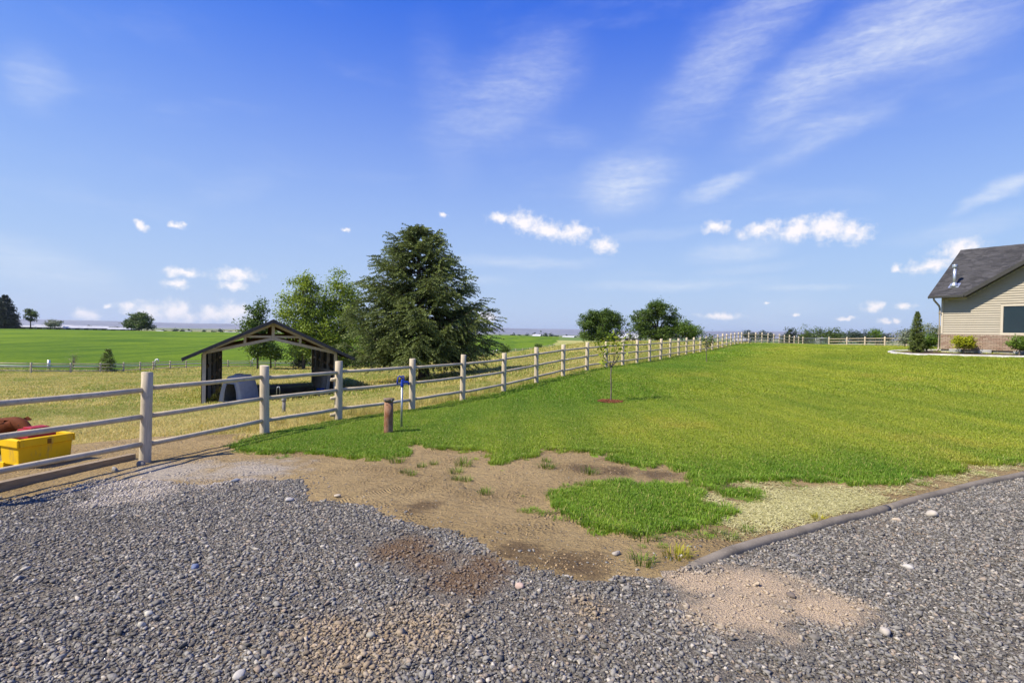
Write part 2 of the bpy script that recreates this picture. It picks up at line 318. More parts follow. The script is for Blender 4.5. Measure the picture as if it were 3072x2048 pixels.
TUFTS = [(-1.31, 6.88), (-1.2, 6.74), (-0.67, 6.88), (-0.62, 6.52), (-0.51, 6.46), (-0.62, 7.3), (-0.26, 5.94), (-1.55, 7.54), (-1.16, 7.2), (-1.02, 7.34), (0.51, 7.58), (0.49, 7.2), (1.01, 6.92), (0.83, 6.28), (1.14, 4.62), (1.29, 4.22), (1.0, 4.1), (1.56, 4.84), (1.81, 4.76), (1.88, 4.64), (2.94, 5.18), (2.1, 4.82)]

FENCE = [(-6.0,5.5),(-5.21,7.83),(-4.51,10.07),(-3.72,11.85),(-2.43,13.51),(-1.37,15.49),(-0.24,17.59),(0.9,19.69),(2.05,21.79),(3.3,24.1),(4.5,26.25),(5.75,28.45),(7.0,30.7),(8.24,32.87),(9.5,35.08),(10.69,37.15),(11.89,39.22),(13.09,41.28),(14.38,43.47),(15.6,45.53),(16.8,47.5),(18.13,49.76),(19.44,51.93),(20.61,53.84),(21.75,55.7),(22.96,57.66),(24.07,59.43),(25.18,61.21),(26.3,62.97)]
_a = np.array((26.3,62.97)); _b = np.array((43.9,83.0))
FENCE += [tuple(np.round(_a+(_b-_a)*k/11, 2)) for k in range(1, 12)]
BACKF = [(-53.5,57.3),(-50.9,58.2),(-48.3,60.2),(-46.6,62.3),(-45.9,65),(-46.3,68.5),(-46.6,71.5),(-46.6,75),(-46.3,78.2),(-45.4,81.4),(-43.6,84.5),(-41.4,87.2),(-38.6,89.8),(-35.6,92.2),(-32.4,94.6),(-29.3,97),(-26.2,99.5),(-23,101.9),(-19.8,104.4),(-16.6,107),(-13.4,109.8),(-10.2,112.7),(-7,116),(-4,119.6),(-2.2,126),(-.6,134),(1,143),(3,153),(5.4,165),(8,179),(11,195),(14.5,213),(18,232)]
LAWN_EDGE = [(x, y+.16*float(np.clip((x-4.3)/1.2, 0, 1))) for x, y in LAWN_EDGE]
LAWN = LAWN_EDGE+[(9.5,8.6),(14,10.3),(34,14),(70,40),(64,66),(49.3,69),(46.1,80)]+FENCE[::-1][:-2]
GRAVEL = [(-6.15,5.4)]+GRAVEL_EDGE+KERB[1:]+[(9.5,8.2),(14,9.8),(34,13.4),(40,-20),(-24,-24),(-9,-3)]
DIRT = [(-9.2,4),(-8.6,9.0),(-6.9,10.6),(-4.9,10.4),(-4.4,9.3),(0,9.3),(5,7.8),(7,8.0),(14,10.7),(14,9),(6,5.9),(1,3),(-6,3)]
FIELD = [(-62,63),(-54,63.5),(-49.5,67),(-49.5,79),(-45,87),(-33,98),(-6,121.5),(0,140),(6,180),(19,250),(40,440),(-120,415),(-300,335),(-420,260),(-380,120),(-120,50)]
BED = [(26.4,31.3),(23.6,31.6),(21.7,31.0),(20.75,29.9),(20.3,28.6),(20.2,27.3),(20.7,26.1),(21.5,25.0),(22.6,23.9),(24.5,20.8),(27,17),(29,18),(24.5,24.3),(22.1,28.2),(24.9,30.1)]

def axis(lo, hi, s0, far_lo, far_hi, g_lo, g_hi):
    a = list(np.arange(lo, hi+1e-6, s0)); s = s0
    while a[-1] < far_hi: s = s0+(a[-1]-hi)*g_hi; a.append(a[-1]+max(s, s0))
    b = [lo]
    while b[-1] > far_lo: s = s0+(lo-b[-1])*g_lo; b.append(b[-1]-max(s, s0))
    return np.array(b[:0:-1]+a)
xs = axis(-7.4, 7.4, .085, -42000, 42000, .07, .07); ys = axis(2.0, 9.6, .085, -42000, 42000, .35, .06)
GX, GY = np.meshgrid(xs, ys)
GZ = height(GX, GY)
def regions(x, y):
    """0 valley ground, 1 gravel, 2 lawn, 3 dirt, 4 pasture, 5 crop field, 6 hills, 7 planting bed"""
    n1 = (fbm(x*3.1, y*3.1, 1, 3)-.44)*.17; n2 = (fbm(x*3.1+50, y*3.1, 2, 3)-.44)*.17
    n1 = n1*(np.hypot(x, y) < 14); n2 = n2*(np.hypot(x, y) < 14)
    xx, yy = x+n1, y+n2
    r = np.zeros(x.shape, int)
    past = (np.abs(x) < 120) & (y > -60) & (y < 320); r[past] = 4
    r[pip(x, y, FIELD)] = 5
    r[np.hypot(x, y) > 8800] = 6
    r[pip(x, y, DIRT)] = 3
    lawn = pip(xx*.6+x*.4, yy*.6+y*.4, LAWN) | pip(xx, yy, ISLAND) | pip(xx, yy, PATCH)
    r[lawn] = 2
    g = np.where(x > 1.35, pip(x, y, GRAVEL), pip(xx, yy, GRAVEL)); r[g] = 1
    r[pip(x, y, BED)] = 7
    return r
cx = (GX[:-1,:-1]+GX[1:,1:])/2; cy = (GY[:-1,:-1]+GY[1:,1:])/2
REG = regions(cx, cy)
# small relief: clods and scrapes in the dirt, mounded gravel, the turf a little higher
near = (np.abs(GX) < 16) & (GY > -2) & (GY < 30)
RV = regions(GX, GY)
rel = np.zeros_like(GZ)
rel += np.where(RV == 3, .035*(fbm(GX*1.6, GY*1.6, 3, 4)-.47)+.02*(fbm(GX*7, GY*7, 4, 2)-.37), 0)
rel += np.where(RV == 1, .045*(fbm(GX*1.1, GY*1.1, 6, 4)-.47)-.012, 0)
rel += np.where(RV == 2, .022, 0)
GZ = GZ+rel*near+np.where(RV == 4, .10*(fbm(GX*.5, GY*.5, 8, 3)-.44), 0)+np.where(RV == 7, .03, 0)
from bisect import bisect
def zg(x, y):
    """height of the finished ground mesh, arrays or scalars"""
    x = np.atleast_1d(np.asarray(x, float)); y = np.atleast_1d(np.asarray(y, float))
    i = np.clip(np.searchsorted(xs, x)-1, 0, len(xs)-2); j = np.clip(np.searchsorted(ys, y)-1, 0, len(ys)-2)
    tx = (x-xs[i])/(xs[i+1]-xs[i]); ty = (y-ys[j])/(ys[j+1]-ys[j])
    return (GZ[j,i]*(1-tx)+GZ[j,i+1]*tx)*(1-ty)+(GZ[j+1,i]*(1-tx)+GZ[j+1,i+1]*tx)*ty
def zs(x, y): return float(zg(x, y)[0])

# ---------------------------------------------------------------- ground materials
def spots(m, pts):
    """soft mask round marked spots (x, y, radius) with a ragged rim"""
    p = m.pos(); w = m.noise(p, 3.0, 5, .65); acc = None
    for (x, y, r) in pts:
        d = m.n('ShaderNodeVectorMath', operation='DISTANCE'); f = m.n('ShaderNodeVectorMath', operation='MULTIPLY'); m.l(p, f.inputs[0]); f.inputs[1].default_value = (1,1,0)
        m.l(f.outputs[0], d.inputs[0]); d.inputs[1].default_value = (x, y, 0)
        q = m.math('DIVIDE', d.outputs['Value'], r); acc = q if acc is None else m.math('MINIMUM', acc, q)
    return m.rng(m.math('ADD', acc, m.math('MULTIPLY', m.math('SUBTRACT', w, .5), 2.2)), 1.15, .25)
def mat_gravel():
    m = NT('gravel_bed'); p = m.pos()
    c = m.mix(m.rng(m.noise(p, 60, 4, .6), .3, .7), (.085,.075,.063), (.25,.22,.18))
    c = m.mix(m.math('MULTIPLY', m.rng(m.noise(p, .9, 4, .6), .48, .72), .75), c, (.27,.21,.14))
    c = m.mix(m.math('MULTIPLY', spots(m, SANDY), 1.0), c, (.47,.36,.25))
    c = m.mix(spots(m, [(-4.4,6.9,.8),(-3.4,7.0,.75),(-4.0,6.2,.6)]), c, (.42,.36,.29))
    c = m.mix(m.math('MULTIPLY', spots(m, RUST), .75), c, (.14,.08,.038))
    m.col(c).rough(.95).bump(m.math('ADD', m.voro(p, 55), m.noise(p, 120, 3)), .9, .02); return m.m
def mat_dirt():
    m = NT('bare_soil'); p = m.pos()
    c = m.mix(m.rng(m.noise(p, .8, 5, .62), .32, .68), (.43,.310,.150), (.325,.228,.105))
    c = m.mix(m.math('MULTIPLY', m.rng(m.noise(p, 14, 5, .65), .45, .8), .55), c, (.19,.128,.068))
    c = m.mix(m.math('MULTIPLY', spots(m, DAMP), .85), c, (.13,.085,.045))
    c = m.mix(m.math('MULTIPLY', spots(m, RUST), .8), c, (.115,.060,.028))
    c = m.mix(m.math('MULTIPLY', m.rng(m.noise(p, 160, 3, .6), .56, .72), .5), c, (.50,.41,.29))
    c = m.mix(spots(m, [(-4.4,7.2,.8),(-3.4,7.15,.75)]), c, (.45,.385,.305))
    m.col(c).rough(.95)
    h = m.math('ADD', m.math('MULTIPLY', m.noise(p, 22, 6, .72), 1.3), m.math('MULTIPLY', m.noise(m.map(p, (1,2.4,1), (0,0,.5)), 6, 5, .65), 1.9))
    clod = m.math('MULTIPLY', m.rng(m.voro(p, 24), .5, .1), m.rng(m.noise(p, 1.6, 3, .6), .48, .66)); h = m.math('ADD', h, m.math('MULTIPLY', clod, .8))
    for (x, y, a, L, w) in ((-1.0,6.3,1.25,.75,.13),(-.62,6.35,1.75,.8,.12),(-.35,6.1,2.0,.8,.12),(1.62,4.62,.05,.30,.09),(.55,5.15,2.55,.35,.10),(-1.45,6.0,.85,.7,.12),(-1.25,8.25,.2,.3,.15)):     # tyre prints
        t = m.n('ShaderNodeMapping', vector_type='TEXTURE'); t.inputs['Location'].default_value = (x,y,0); t.inputs['Rotation'].default_value = (0,0,a); m.l(p, t.inputs[0]); sx = m.n('ShaderNodeSeparateXYZ'); m.l(t.outputs[0], sx.inputs[0])
        ins = m.math('MULTIPLY', m.rng(m.math('ABSOLUTE', sx.outputs[0]), L, L*.6), m.rng(m.math('ABSOLUTE', sx.outputs[1]), w, w*.85))
        lug = m.math('SINE', m.math('ADD', m.math('MULTIPLY', sx.outputs[0], 170.), m.math('MULTIPLY', m.math('ABSOLUTE', sx.outputs[1]), 60.)))
        ins = m.math('MULTIPLY', ins, m.rng(m.noise(p, 5, 3, .6), .35, .6)); h = m.math('ADD', h, m.math('MULTIPLY', ins, m.math('SUBTRACT', m.math('MULTIPLY', lug, .30), .35)))
    m.bump(h, 1.0, .05); return m.m
def turf_colour(m, p):
    """one map of pigment and painted mowing sheen for the mown lawn: green by the fence and the front rim, yellowing in the open middle"""
    sx = m.n('ShaderNodeSeparateXYZ'); m.l(p, sx.inputs[0])
    perp = m.math('SUBTRACT', m.math('MULTIPLY', sx.outputs[0], .875), m.math('MULTIPLY', sx.outputs[1], .485))     # metres right of the fence line, shifted
    away = m.rng(perp, -6.5, -1.0); front = m.rng(sx.outputs[1], 6.6, 9.5)
    big = m.noise(m.map(p, (1,.55,1), (0,0,-.5)), .20, 4, .55); mid = m.noise(p, .9, 5, .6); streak = m.noise(m.map(p, (1,.18,1), (0,0,.35)), .9, 4, .6)
    y = m.math('ADD', m.math('MULTIPLY', m.math('MULTIPLY', away, front), .62), m.math('ADD', m.math('MULTIPLY', m.math('SUBTRACT', big, .5), 1.5), m.math('ADD', m.math('MULTIPLY', m.math('SUBTRACT', mid, .5), .7), m.math('MULTIPLY', m.math('SUBTRACT', streak, .5), .7))))
    y = m.math('ADD', y, .08, True)
    c = m.mix(y, (.150,.265,.020), (.365,.405,.046))
    dry = m.rng(m.math('ADD', big, m.math('MULTIPLY', mid, .35)), .72, .86)
    c = m.mix(m.math('MULTIPLY', m.math('MULTIPLY', dry, away), .5), c, (.42,.36,.075))
    mow_sheen = m.noise(m.map(p, (1,.06,1), (0,0,.505)), 1.3, 3, .55)  # mowing stripes: light off the leaning blades, put into the colour
    c = m.mix(m.rng(mow_sheen, .32, .68), m.mix(1.0, c, (.84,.90,.9), 'MULTIPLY'), m.mix(1.0, c, (1.14,1.08,1.1), 'MULTIPLY'))
    return c
def mat_turf_base():
    m = NT('turf_base'); p = m.pos(); c = turf_colour(m, p)
    c = m.mix(m.rng(m.noise(p, 30, 4, .6), .35, .7), m.mix(1.0, c, (.75,.75,.75), 'MULTIPLY'), m.mix(1.0, c, (1.1,1.1,1.1), 'MULTIPLY'))
    c = m.mix(m.math('MULTIPLY', m.rng(m.noise(p, 4, 5, .7), .40, .66), .6), c, (.27,.205,.10))
    m.col(c).rough(.9).bump(m.noise(p, 50, 5, .7), .8, .04); return m.m
def mat_turf_blade():
    m = NT('turf_blades'); p = m.pos(); c = turf_colour(m, p); t = m.attr('tint')
    c = m.mix(m.rng(t, 0, 1, 0, 1, False), m.mix(1.0, c, (.72,.82,.7), 'MULTIPLY'), m.mix(1.0, c, (1.45,1.32,1.2), 'MULTIPLY'))
    c = m.mix(m.rng(t, .93, .95), c, (.46,.40,.13))
    m.leafy(c, .32, .5); return m.m
def pasture_colour(m, p):
    big = m.noise(m.map(p, (1,.6,1)), .16, 5, .6); mid = m.noise(p, .75, 5, .65)
    g = m.rng(m.math('ADD', m.math('MULTIPLY', big, .55), m.math('MULTIPLY', mid, .55)), .48, .63)
    c = m.mix(g, (.43,.385,.145), (.235,.285,.055))
    sx = m.n('ShaderNodeSeparateXYZ'); m.l(p, sx.inputs[0])
    near = m.rng(sx.outputs[1], 22, 9)
    c = m.mix(m.math('MULTIPLY', near, .65), c, (.50,.405,.18))
    return c
def mat_pasture_base():
    m = NT('pasture_base'); p = m.pos(); c = pasture_colour(m, p)
    c = m.mix(m.math('MULTIPLY', m.rng(m.noise(p, 6, 5, .7), .4, .7), .55), c, (.30,.235,.12))
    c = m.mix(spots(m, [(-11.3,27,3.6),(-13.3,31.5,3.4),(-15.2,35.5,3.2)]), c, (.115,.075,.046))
    m.col(c).rough(.95).bump(m.noise(p, 20, 5, .7), .8, .08); return m.m
def mat_pasture_blade():
    m = NT('pasture_blades'); p = m.pos(); c = pasture_colour(m, p); t = m.attr('tint')
    c = m.mix(m.rng(t, .0, .6), m.mix(1.0, c, (.62,.78,.5), 'MULTIPLY'), m.mix(1.0, c, (1.25,1.18,1.1), 'MULTIPLY'))
    c = m.mix(m.rng(t, .78, .86), c, (.60,.47,.20)); m.leafy(c, .3, .6); return m.m
def mat_field():
    m = NT('crop_green'); p = m.pos()
    row = m.noise(m.map(p, (.35,.05,1), (0,0,.95)), .55, 4, .6); big = m.noise(p, .03, 4, .6); fine = m.noise(m.map(p, (1,1,1)), .8, 5, .7)
    f = m.math('ADD', m.math('MULTIPLY', row, .35), m.math('ADD', m.math('MULTIPLY', big, .35), m.math('MULTIPLY', fine, .35)))
    c = m.mix(m.rng(f, .38, .66), (.048,.112,.004), (.155,.235,.007))
    m.col(c).rough(.9).bump(m.noise(p, 2.2, 5, .75), 1.0, .35); return m.m
def mat_valley():
    m = NT('valley_fields'); p = m.pos()
    vn = m.n('ShaderNodeTexVoronoi', i_Scale=.0042); m.l(m.map(p, (.45,1,0)), vn.inputs['Vector'])
    h = m.n('ShaderNodeSeparateColor'); m.l(vn.outputs['Color'], h.inputs[0])
    c = m.mix(m.rng(h.outputs[0], .35, .55), (.10,.17,.035), (.30,.26,.13)); c = m.mix(m.rng(h.outputs[1], .62, .8), c, (.06,.12,.025))
    c = m.mix(m.rng(m.noise(p, .012, 5, .7), .52, .62), c, (.035,.06,.03))
    m.col(c).rough(.95); return m.m
def mat_hills():
    m = NT('dry_hills'); p = m.pos()
    c = m.mix(m.rng(m.noise(m.map(p, (1,1,6)), .0011, 6, .62), .38, .64), (.21,.20,.225), (.14,.14,.165))
    m.col(c).rough(1.0); return m.m
def mat_mulch():
    m = NT('bed_mulch'); p = m.pos()
    c = m.mix(m.rng(m.voro(p, 22), .0, .6), (.20,.15,.105), (.085,.06,.042)); m.col(c).rough(.95).bump(m.voro(p, 22), 1., .03); return m.m
SANDY = [(1.75,3.75,.42),(1.45,3.45,.42),(2.0,3.45,.32),(1.3,3.8,.25)]
RUST = [(-.85,4.36,.34),(-.32,3.80,.34),(-.58,4.08,.28),(-.15,4.05,.25)]
DAMP = [(1.35,7.05,.35),(1.85,6.85,.32),(1.0,7.25,.3),(1.5,7.7,.3),(2.2,5.9,.3),(2.45,6.35,.3),(-.9,5.45,.25),(.1,4.3,.3),(-4.0,9.0,.2),(.5,4.05,.35)]
MATS = {0: mat_valley(), 1: mat_gravel(), 2: mat_turf_base(), 3: mat_dirt(), 4: mat_pasture_base(), 5: mat_field(), 6: mat_hills(), 7: mat_mulch()}
NAMES = {0: 'ground', 1: 'gravel_drive', 2: 'lawn', 3: 'bare_dirt', 4: 'pasture', 5: 'crop_field', 6: 'hills', 7: 'planting_bed'}
NXg = GX.shape[1]
idx = np.arange(GX.size).reshape(GX.shape)
Q = np.stack([idx[:-1,:-1], idx[:-1,1:], idx[1:,1:], idx[1:,:-1]], -1)
ALLV = np.stack([GX, GY, GZ], -1).reshape(-1, 3)
for k, nm in NAMES.items():
    F = Q[REG == k]
    if not len(F): continue
    u, inv = np.unique(F.ravel(), return_inverse=True)
    obj(nm, fast_mesh(nm, ALLV[u], inv.reshape(F.shape), MATS[k], smooth=True), kind='structure')

# ---------------------------------------------------------------- scattering (geometry-node instances)
def proto(name, V, F, mats, tint=None, smooth=False):
    return bpy.data.objects.new(name, fast_mesh(name, V, F, mats, tint, smooth))     # source mesh, not placed in the scene
def scatter(name, P, rot, scl, protos, tint=None, **p):
    P = np.asarray(P, np.float32); n = len(P)
    me = bpy.data.meshes.new(name); me.vertices.add(n); me.vertices.foreach_set('co', P.ravel())
    def at(nm, tp, key, arr): me.attributes.new(nm, tp, 'POINT').data.foreach_set(key, np.asarray(arr).ravel())
    rot = np.asarray(rot, np.float32); scl = np.asarray(scl, np.float32)
    if scl.ndim == 1: scl = np.repeat(scl[:,None], 3, 1)
    at('s_rot', 'FLOAT_VECTOR', 'vector', rot); at('s_scl', 'FLOAT_VECTOR', 'vector', scl)
    at('s_idx', 'INT', 'value', rng.integers(0, len(protos), n).astype(np.int32))
    at('s_tint', 'FLOAT', 'value', (rng.random(n) if tint is None else tint).astype(np.float32))
    o = obj(name, me, **p)
    g = bpy.data.node_groups.new(name, 'GeometryNodeTree')
    g.interface.new_socket('Geometry', in_out='INPUT', socket_type='NodeSocketGeometry'); g.interface.new_socket('Geometry', in_out='OUTPUT', socket_type='NodeSocketGeometry')
    gi = g.nodes.new('NodeGroupInput'); go = g.nodes.new('NodeGroupOutput')
    iop = g.nodes.new('GeometryNodeInstanceOnPoints'); iop.inputs['Pick Instance'].default_value = True
    join = g.nodes.new('GeometryNodeJoinGeometry')
    for q in protos:
        oi = g.nodes.new('GeometryNodeObjectInfo'); oi.inputs['Object'].default_value = q
        ti = g.nodes.new('GeometryNodeGeometryToInstance'); g.links.new(oi.outputs['Geometry'], ti.inputs[0]); g.links.new(ti.outputs[0], join.inputs[0])
    def na(nm, tp):
        a = g.nodes.new('GeometryNodeInputNamedAttribute'); a.data_type = tp; a.inputs['Name'].default_value = nm; return a.outputs['Attribute']
    g.links.new(gi.outputs[0], iop.inputs['Points']); g.links.new(join.outputs[0], iop.inputs['Instance'])
    g.links.new(na('s_idx', 'INT'), iop.inputs['Instance Index']); g.links.new(na('s_rot', 'FLOAT_VECTOR'), iop.inputs['Rotation']); g.links.new(na('s_scl', 'FLOAT_VECTOR'), iop.inputs['Scale'])
    g.links.new(iop.outputs[0], go.inputs[0])
    md = o.modifiers.new('scatter', 'NODES'); md.node_group = g
    return o
def blades(n, size, h, w, lean=.5, seed=0, hv=.45, round_=False):
    r = np.random.default_rng(seed)
    b = (r.random((n,2))-.5)*size
    if round_:
        a = r.random(n)*6.283; q = np.sqrt(r.random(n))*size/2; b = np.stack([np.cos(a)*q, np.sin(a)*q], 1)
    yaw = r.random(n)*6.283; hh = h*(1-hv+2*hv*r.random(n)); ln = lean*(.3+r.random(n)); ww = w*(.7+.6*r.random(n))
    if round_: yaw = np.arctan2(b[:,1], b[:,0])+(r.random(n)-.5)*1.6
    d = np.stack([np.cos(yaw), np.sin(yaw)], 1); s = np.stack([-d[:,1], d[:,0]], 1)
    z0 = -0.02*np.ones(n)
    m = b+d*(hh*ln*.35)[:,None]; t = b+d*(hh*ln)[:,None]
    zm = hh*.58*np.cos(ln*.45); ztp = hh*np.cos(ln*.8)
    def v3(xy, z): return np.concatenate([xy, z[:,None]], 1)
    V = np.stack([v3(b-s*ww[:,None]/2, z0), v3(b+s*ww[:,None]/2, z0), v3(m-s*ww[:,None]*.42, zm), v3(m+s*ww[:,None]*.42, zm), v3(t, ztp)], 1)
    i = np.arange(n)[:,None]*5
    F = np.concatenate([i+[[0,1,3]], i+[[0,3,2]], i+[[2,3,4]]], 0)
    return V.reshape(-1,3), F, np.repeat(r.random(n), 5)
def rand_in(poly, n, minx, maxx, miny, maxy):
    x = rng.uniform(minx, maxx, n); y = rng.uniform(miny, maxy, n); return x, y
def in_view(x, y, margin=1.5):
    """keeps what the place in front of the viewer can show from here or a few steps aside"""
    return (np.abs(x) < y*1.02+3.5+margin)
M_TURF = mat_turf_blade(); M_PAST = mat_pasture_blade()

# gravel stones
def mat_stone(name, tintattr=True):
    m = NT(name); p = m.pos(); t = m.rand()
    r = m.n('ShaderNodeValToRGB'); m.l(t, r.inputs[0]); e = r.color_ramp.elements
    e[0].position = 0; e[0].color = (.092,.085,.077,1); e[1].position = 1; e[1].color = (.54,.49,.41,1)
    for q, c in ((.22,(.155,.145,.130,1)),(.55,(.235,.220,.195,1)),(.82,(.315,.295,.26,1)),(.93,(.32,.25,.185,1)),(.97,(.44,.40,.335,1))):
        k = e.new(q); k.color = c
    c = m.mix(m.rng(m.noise(p, 130, 4, .6), .35, .7), r.outputs[0], m.mix(1.0, r.outputs[0], (.68,.68,.7), 'MULTIPLY'))
    c = m.mix(m.math('MULTIPLY', spots(m, SANDY), .8), c, (.46,.36,.25))
    c = m.mix(m.math('MULTIPLY', spots(m, RUST), .55), c, (.16,.095,.05))
    c = m.mix(m.math('MULTIPLY', spots(m, [(-.52,3.16,.35),(-.8,2.85,.4),(-1.0,3.1,.25),(.5,3.4,.2)]), .45), c, (.40,.28,.15))
    c = m.mix(m.math('MULTIPLY', spots(m, [(-4.4,6.7,.9),(-3.5,6.8,.7),(-4.2,6.1,.6)]), .6), c, (.54,.475,.41))
    m.col(c).rough(.85).bump(m.noise(p, 300, 3, .6), .35, .004); return m.m
M_STONE = mat_stone('gravel_stone')
def rock_shape(seed, sub=1, flat=.55):
    bm = bmesh.new(); bmesh.ops.create_icosphere(bm, subdivisions=sub, radius=1.0)
    r = np.random.default_rng(seed); V = np.array([v.co[:] for v in bm.verts])
    for _ in range(7):                                       # knock flats off the ball: broken stone
        d = r.normal(size=3); d /= np.linalg.norm(d); k = .55+.3*r.random(); s = V@d; V = V-np.outer(np.maximum(s-k, 0), d)*.92
    V *= np.array([1, .62+.25*r.random(), flat*(.75+.5*r.random())]); V *= 1+.10*(r.random((len(V),1))-.5)
    F = np.array([[v.index for v in f.verts] for f in bm.faces]); bm.free(); return V, F
def chip_shape(seed):
    r = np.random.default_rng(seed); n = r.integers(9, 13); P = r.normal(size=(n,3)); P /= np.linalg.norm(P, axis=1)[:,None]; P *= .82+.35*r.random((n,1)); P *= np.array([1.15, .70+.25*r.random(), .42+.28*r.random()])
    bm = bmesh.new(); vs = [bm.verts.new(p) for p in P]; res = bmesh.ops.convex_hull(bm, input=vs)
    loose = [v for v in bm.verts if not v.link_faces]; bmesh.ops.delete(bm, geom=loose, context='VERTS'); bmesh.ops.triangulate(bm, faces=bm.faces); bm.verts.index_update()
    V = np.array([v.co[:] for v in bm.verts]); F = np.array([[v.index for v in f.verts] for f in bm.faces]); bm.free(); return V, F
stones = [proto('stone', *chip_shape(100+i), M_STONE) for i in range(14)]
M_CLOD = simple('soil_clod', (.40,.29,.165), (.29,.20,.11), 30, .95, .4, 80, .004, objspace=False); clods = [proto('clod', *chip_shape(150+i), M_CLOD) for i in range(6)]
def gravel_points(n, keep, box, smin, smax, zlift):
    x = rng.uniform(box[0], box[1], n); y = rng.uniform(box[2], box[3], n)
    k = keep(x, y) & in_view(x, y, .3); x, y = x[k], y[k]
    s = smin+(smax-smin)*rng.random(len(x))**2.2
    P = np.stack([x, y, zg(x, y)+s*zlift], 1)
    rot = np.stack([rng.normal(0,.28,len(x)), rng.normal(0,.28,len(x)), rng.uniform(0,6.28,len(x))], 1)
    return P, rot, s
def sandfac(x, y): return np.min([np.hypot(x-a, y-b)/r for a, b, r in SANDY], 0)+(fbm(x*3, y*3, 21, 3)-.45)*1.6
def keep_gravel(x, y):
    g = regions(x, y) == 1; k = rng.random(len(x))
    thin = (sandfac(x, y) < .82) & (k > .14); rust = (np.min([np.hypot(x-a, y-b)/r for a, b, r in RUST], 0) < 1.1) & (k > .35)
    pale = (x < -2.7) & (y > 6.0-.25*(x+4.5)*0) & (k > .45)
    bare = (fbm(x*.9+7, y*.9, 31, 3) > .60) & (k > .55)
    return g & ~thin & ~rust & ~pale & ~bare
def keep_rim(x, y):            # stones that strayed onto the soil
    d = regions(x, y) == 3; a = regions(x, y-.35) == 1; b = regions(x-.2, y-.2) == 1
    return d & (a | b) & (rng.random(len(x)) < .30*vnoise(x*5, y*5, 3))
A = gravel_points(380000, keep_gravel, (-7, 9, 1.9, 8.6), .0070, .0205, .25)
B = gravel_points(9000, keep_gravel, (-7, 9, 1.9, 8.6), .018, .033, .3)
Cc = gravel_points(60000, lambda x, y: (regions(x, y) == 1) & (rng.random(len(x)) < .9), (-7, 8, 1.9, 8), .003, .008, .3)
Dd = gravel_points(24000, keep_rim, (-6, 2, 3, 8), .007, .022, .2)
Ee = gravel_points(26000, lambda x, y: (regions(x, y) == 3), (-8.5, 9, 3, 10.5), .003, .009, .2)
Gg = gravel_points(60000, lambda x, y: (regions(x, y) == 1) & (sandfac(x, y) < 1.25), (.7, 2.9, 2.7, 4.4), .0018, .0065, .2)
cat = [np.concatenate(q) for q in zip(A, B, Cc, Dd, Gg)]
scatter('gravel', cat[0], cat[1], cat[2], stones, kind='stuff', label='loose grey crushed stone covering the driveway', cat='gravel')
Ff = gravel_points(60000, lambda x, y: (regions(x, y) == 3) & (rng.random(len(x)) < sstep(.42, .68, fbm(x*1.7, y*1.7, 81, 3))), (-8.5, 9, 3, 10.5), .004, .015, .15)
scatter('soil_clods', *Ff, clods, kind='stuff', label='crumbled soil clods scattered over the bare dirt', cat='soil')
scatter('pebbles', *Ee, stones, kind='stuff', label='small pebbles and clods strewn over the bare dirt', cat='pebbles')

# mown grass, in three sizes of tuft
tA = [proto('turf', *(lambda b: (b[0], b[1], M_TURF, b[2]))(blades(140, .18, .031, .0050, .95, i))) for i in range(6)]
tR = [proto('turf', *(lambda b: (b[0], b[1], M_TURF, b[2]))(blades(50, .15, .043, .0055, 1.2, 20+i, round_=True))) for i in range(4)]
tB = [proto('turf', *(lambda b: (b[0], b[1], M_TURF, b[2]))(blades(560, .8, .036, .009, .85, 40+i))) for i in range(6)]
tC = [proto('turf', *(lambda b: (b[0], b[1], M_TURF, b[2]))(blades(560, 2.2, .035, .022, .85, 60+i))) for i in range(5)]
def grid_pts(box, step, jit=.5):
    gx, gy = np.meshgrid(np.arange(box[0], box[1], step), np.arange(box[2], box[3], step)); gx = gx.ravel(); gy = gy.ravel()
    return gx+rng.uniform(-jit, jit, gx.size)*step, gy+rng.uniform(-jit, jit, gx.size)*step
def turf(name, box, step, protos, cond, s0=.8, s1=1.25, **p):
    x, y = grid_pts(box, step); k = in_view(x, y) & cond(x, y); x, y = x[k], y[k]; k = regions(x, y) == 2; x, y = x[k], y[k]
    s = rng.uniform(s0, s1, len(x)); rot = np.zeros((len(x),3)); rot[:,2] = rng.uniform(0, 6.28, len(x))
    sc3 = np.stack([s, s, s*(.75+.6*fbm(x*1.3, y*1.3, 12, 3))], 1)
    return scatter(name, np.stack([x, y, zg(x, y)], 1), rot, sc3, protos, kind='stuff', **p)
def rim(x, y, d=.10):
    here = regions(x, y) == 2; e = np.zeros(x.shape, bool)
    for dx, dy in ((d,0),(-d,0),(0,d),(0,-d)): e |= regions(x+dx, y+dy) == 3
    return here & e
turf('lawn_grass', (-6, 22, 4.4, 15.5), .095, tA, lambda x, y: (y < 15.2+rng.normal(0,.5,len(x))) & ~((y < 9.6) & rim(x, y, .26) & (rng.random(len(x)) < 1.5*fbm(x*4, y*4, 71, 3)-.25)), label='mown green grass at the near side of the lawn', cat='grass')
turf('lawn_grass', (-5, 34, 14.5, 38), .36, tB, lambda x, y: (y > 14.6) & (y < 36+rng.normal(0,1,len(x))), label='mown yellow-green grass in the middle of the lawn', cat='grass')
turf('lawn_grass', (0, 70, 34, 84), 1.05, tC, lambda x, y: y > 35, label='mown grass at the far end of the lawn', cat='grass')
def rim(x, y, d=.10):
    here = regions(x, y) == 2; e = np.zeros(x.shape, bool)
    for dx, dy in ((d,0),(-d,0),(0,d),(0,-d)): e |= regions(x+dx, y+dy) == 3
    return here & e
x, y = grid_pts((-5, 8, 4.4, 9.6), .06); k = rim(x, y) & (rng.random(len(x)) < .6); x, y = x[k], y[k]
